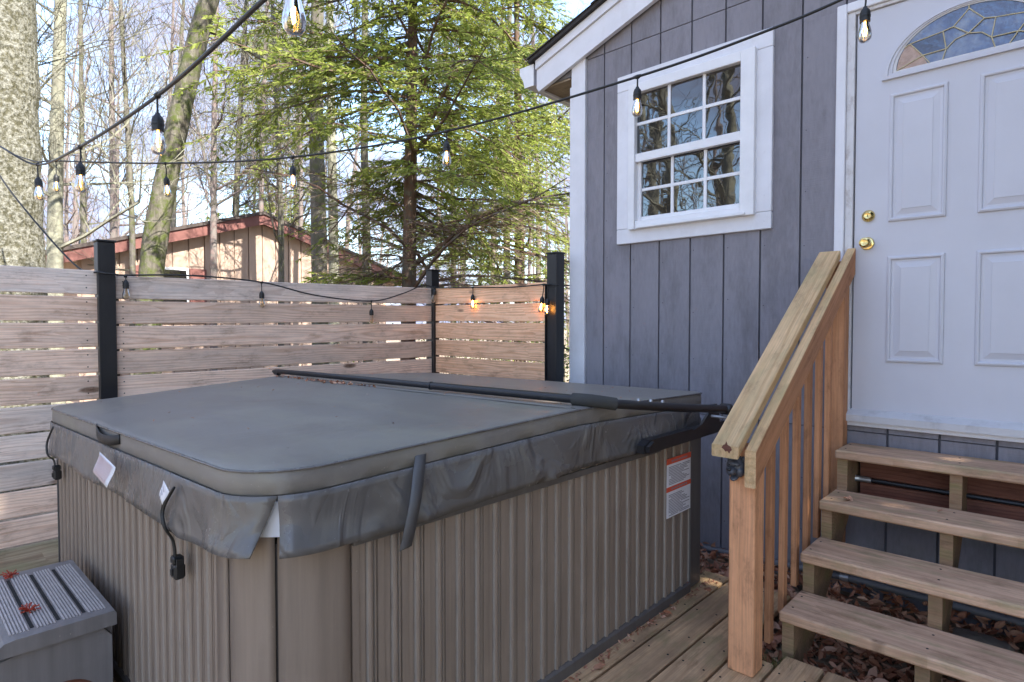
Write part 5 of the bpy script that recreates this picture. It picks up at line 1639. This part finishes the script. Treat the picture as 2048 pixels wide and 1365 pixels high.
hemlock('distant hemlock rising behind the roof of the pink house', p, 13.0, 0.14, 14, 3.0, 2.6, 90, dens=0.5, size=1.6)
# low curved limb of the tall hemlock is a fallen-looking bough of its own tree: part of its branches
# shrubs right behind the fence end and along the wood edge
def shrub(label, c, r, n_, seed, mat=M['shrub']):
    t = thing('shrub', label, 'shrub', (c[0], c[1], GZ))
    rr_ = random.Random(seed)
    V, F = [], []; V2, F2 = [], []
    for k in range(n_):
        d = Vector((rr_.gauss(0, 1), rr_.gauss(0, 1), rr_.uniform(.6, 2.4))).normalized()
        L = r * rr_.uniform(.6, 1.3)
        p0 = Vector((c[0] + rr_.gauss(0, .15), c[1] + rr_.gauss(0, .15), GZ))
        e = p0 + d * L
        seg_tube(V, F, p0, e, 0.008, 0.003, 3)
        for j in range(26):
            q = p0.lerp(e, rr_.uniform(.25, 1.05)) + Vector((rr_.gauss(0, .10), rr_.gauss(0, .10), rr_.gauss(0, .10)))
            a = Vector((rr_.gauss(0, 1), rr_.gauss(0, 1), rr_.gauss(0, 1))).normalized() * 0.045 * rr_.uniform(.5, 1.2)
            b_ = a.orthogonal() * .45
            k_ = len(V2)
            V2 += [tuple(q), tuple(q + a * .5 + b_), tuple(q + a), tuple(q + a * .5 - b_)]; F2.append([k_, k_ + 1, k_ + 2, k_ + 3])
    MB().add(V, F).build('stems', M['bark_far'], t)
    o = MB().add(V2, F2).build('foliage', mat, t); o['kind'] = 'stuff'
q = at(1135, 600, 8.2); shrub('pale green shrub in the gap between fence end post and house corner', (q.x, q.y), 1.9, 44, 3)
q = at(1060, 600, 12.); shrub('sunlit shrub behind the right end of the slat fence', (q.x, q.y), 2.4, 46, 4)
q = at(930, 600, 13.); shrub('sunlit shrub behind the middle of the short fence run', (q.x, q.y), 2.2, 46, 6)

# far woods: one mass of bare stems all round
def far_wood(n_, seed, rmin, rmax, sector, label, name='far_woods'):
    rr_ = random.Random(seed)
    V, F = [], []
    k = 0
    while k < n_:
        a = rr_.uniform(*sector); d = math.sqrt(rr_.uniform(rmin ** 2, rmax ** 2))
        x_, y_ = math.cos(a) * d, math.sin(a) * d
        if -21 < x_ < -11.5 and 0 < y_ < 11: continue
        k += 1
        h = rr_.uniform(8, 16)
        p0 = Vector((x_, y_, GZ)); lean = Vector((rr_.gauss(0, .05), rr_.gauss(0, .05), 1))
        r = rr_.uniform(.05, .15)
        q = p0 + lean * h * .5; e = q + (lean + Vector((rr_.gauss(0, .05), rr_.gauss(0, .05), 0))) * h * .5
        seg_tube(V, F, p0, q, r, r * .7, 6); seg_tube(V, F, q, e, r * .7, r * .2, 5)
        for j in range(15):
            f = rr_.uniform(.22, 1)
            b0 = p0.lerp(q, f * 2) if f < .5 else q.lerp(e, f * 2 - 1)
            dd = Vector((rr_.gauss(0, 1), rr_.gauss(0, 1), rr_.uniform(.1, 1.2)))
            grow(V, F, b0, dd, rr_.uniform(1.2, 3.0) * (1.15 - .5 * f), r * .32, 1, rr_, .25, 3, 5, 0.004 + d * 0.00012)
    prop(MB().add(V, F).build(name, M['bark_far']), label, 'woods', kind='stuff')
far_wood(170, 77, 18, 60, (R(92), R(200)), 'bare grey woods in the distance beyond the fence and the pink house')
far_wood(60, 78, 12, 40, (R(195), R(300)), 'bare woods behind the viewer, mirrored in the window')

# trees behind the camera: bare ones mirrored in the window, unseen evergreens added at the right to keep sun off the deck
for i, (x_, y_, r, lab) in enumerate(((-5.2, -4.2, .17, 'bare tree across the yard, nearest in the window reflection'), (-7.5, -6.0, .2, 'bare tree across the yard, second in the window reflection'), (-3.9, -6.8, .14, 'bare tree across the yard, third in the window reflection'), (-9.8, -9.0, .22, 'bare tree across the yard, farthest in the window reflection'))):
    bare_tree(lab, [(x_, y_, GZ), (x_ + .1, y_, 1), (x_ + .3, y_ + .2, 4), (x_ + .2, y_ + .3, 8), (x_ + .5, y_, 12)], r, .04, M['bark_pale'], 200 + i, 13, 0.2, 3.2, 2, 6, 'bare trees across the yard', lr=.4, minr=.006)
for i, (x_, y_, h, lab) in enumerate(((5.0, -0.7, 13.0, 'unseen evergreen added for shade right of the viewer, first before the house front'), (5.3, 1.2, 13.2, 'unseen evergreen added for shade right of the stairs, second before the house front'), (5.6, 3.1, 13.0, 'unseen evergreen added for shade right of the house front, closest to its wall'))):
    hemlock(lab, (x_, y_, GZ), h, .16, 300 + i, 0.9, 1.9, 98, M['evergreen'], 0.42, 'added_shade_tree', size=2.6, prof=0.25, wf=0.24)

# ------------------------------------------------------------------ raise everything from eye level to deck level
for o in list(C.objects):
    if o.parent is None and o.type in ('MESH', 'EMPTY'):
        o.location.z += H
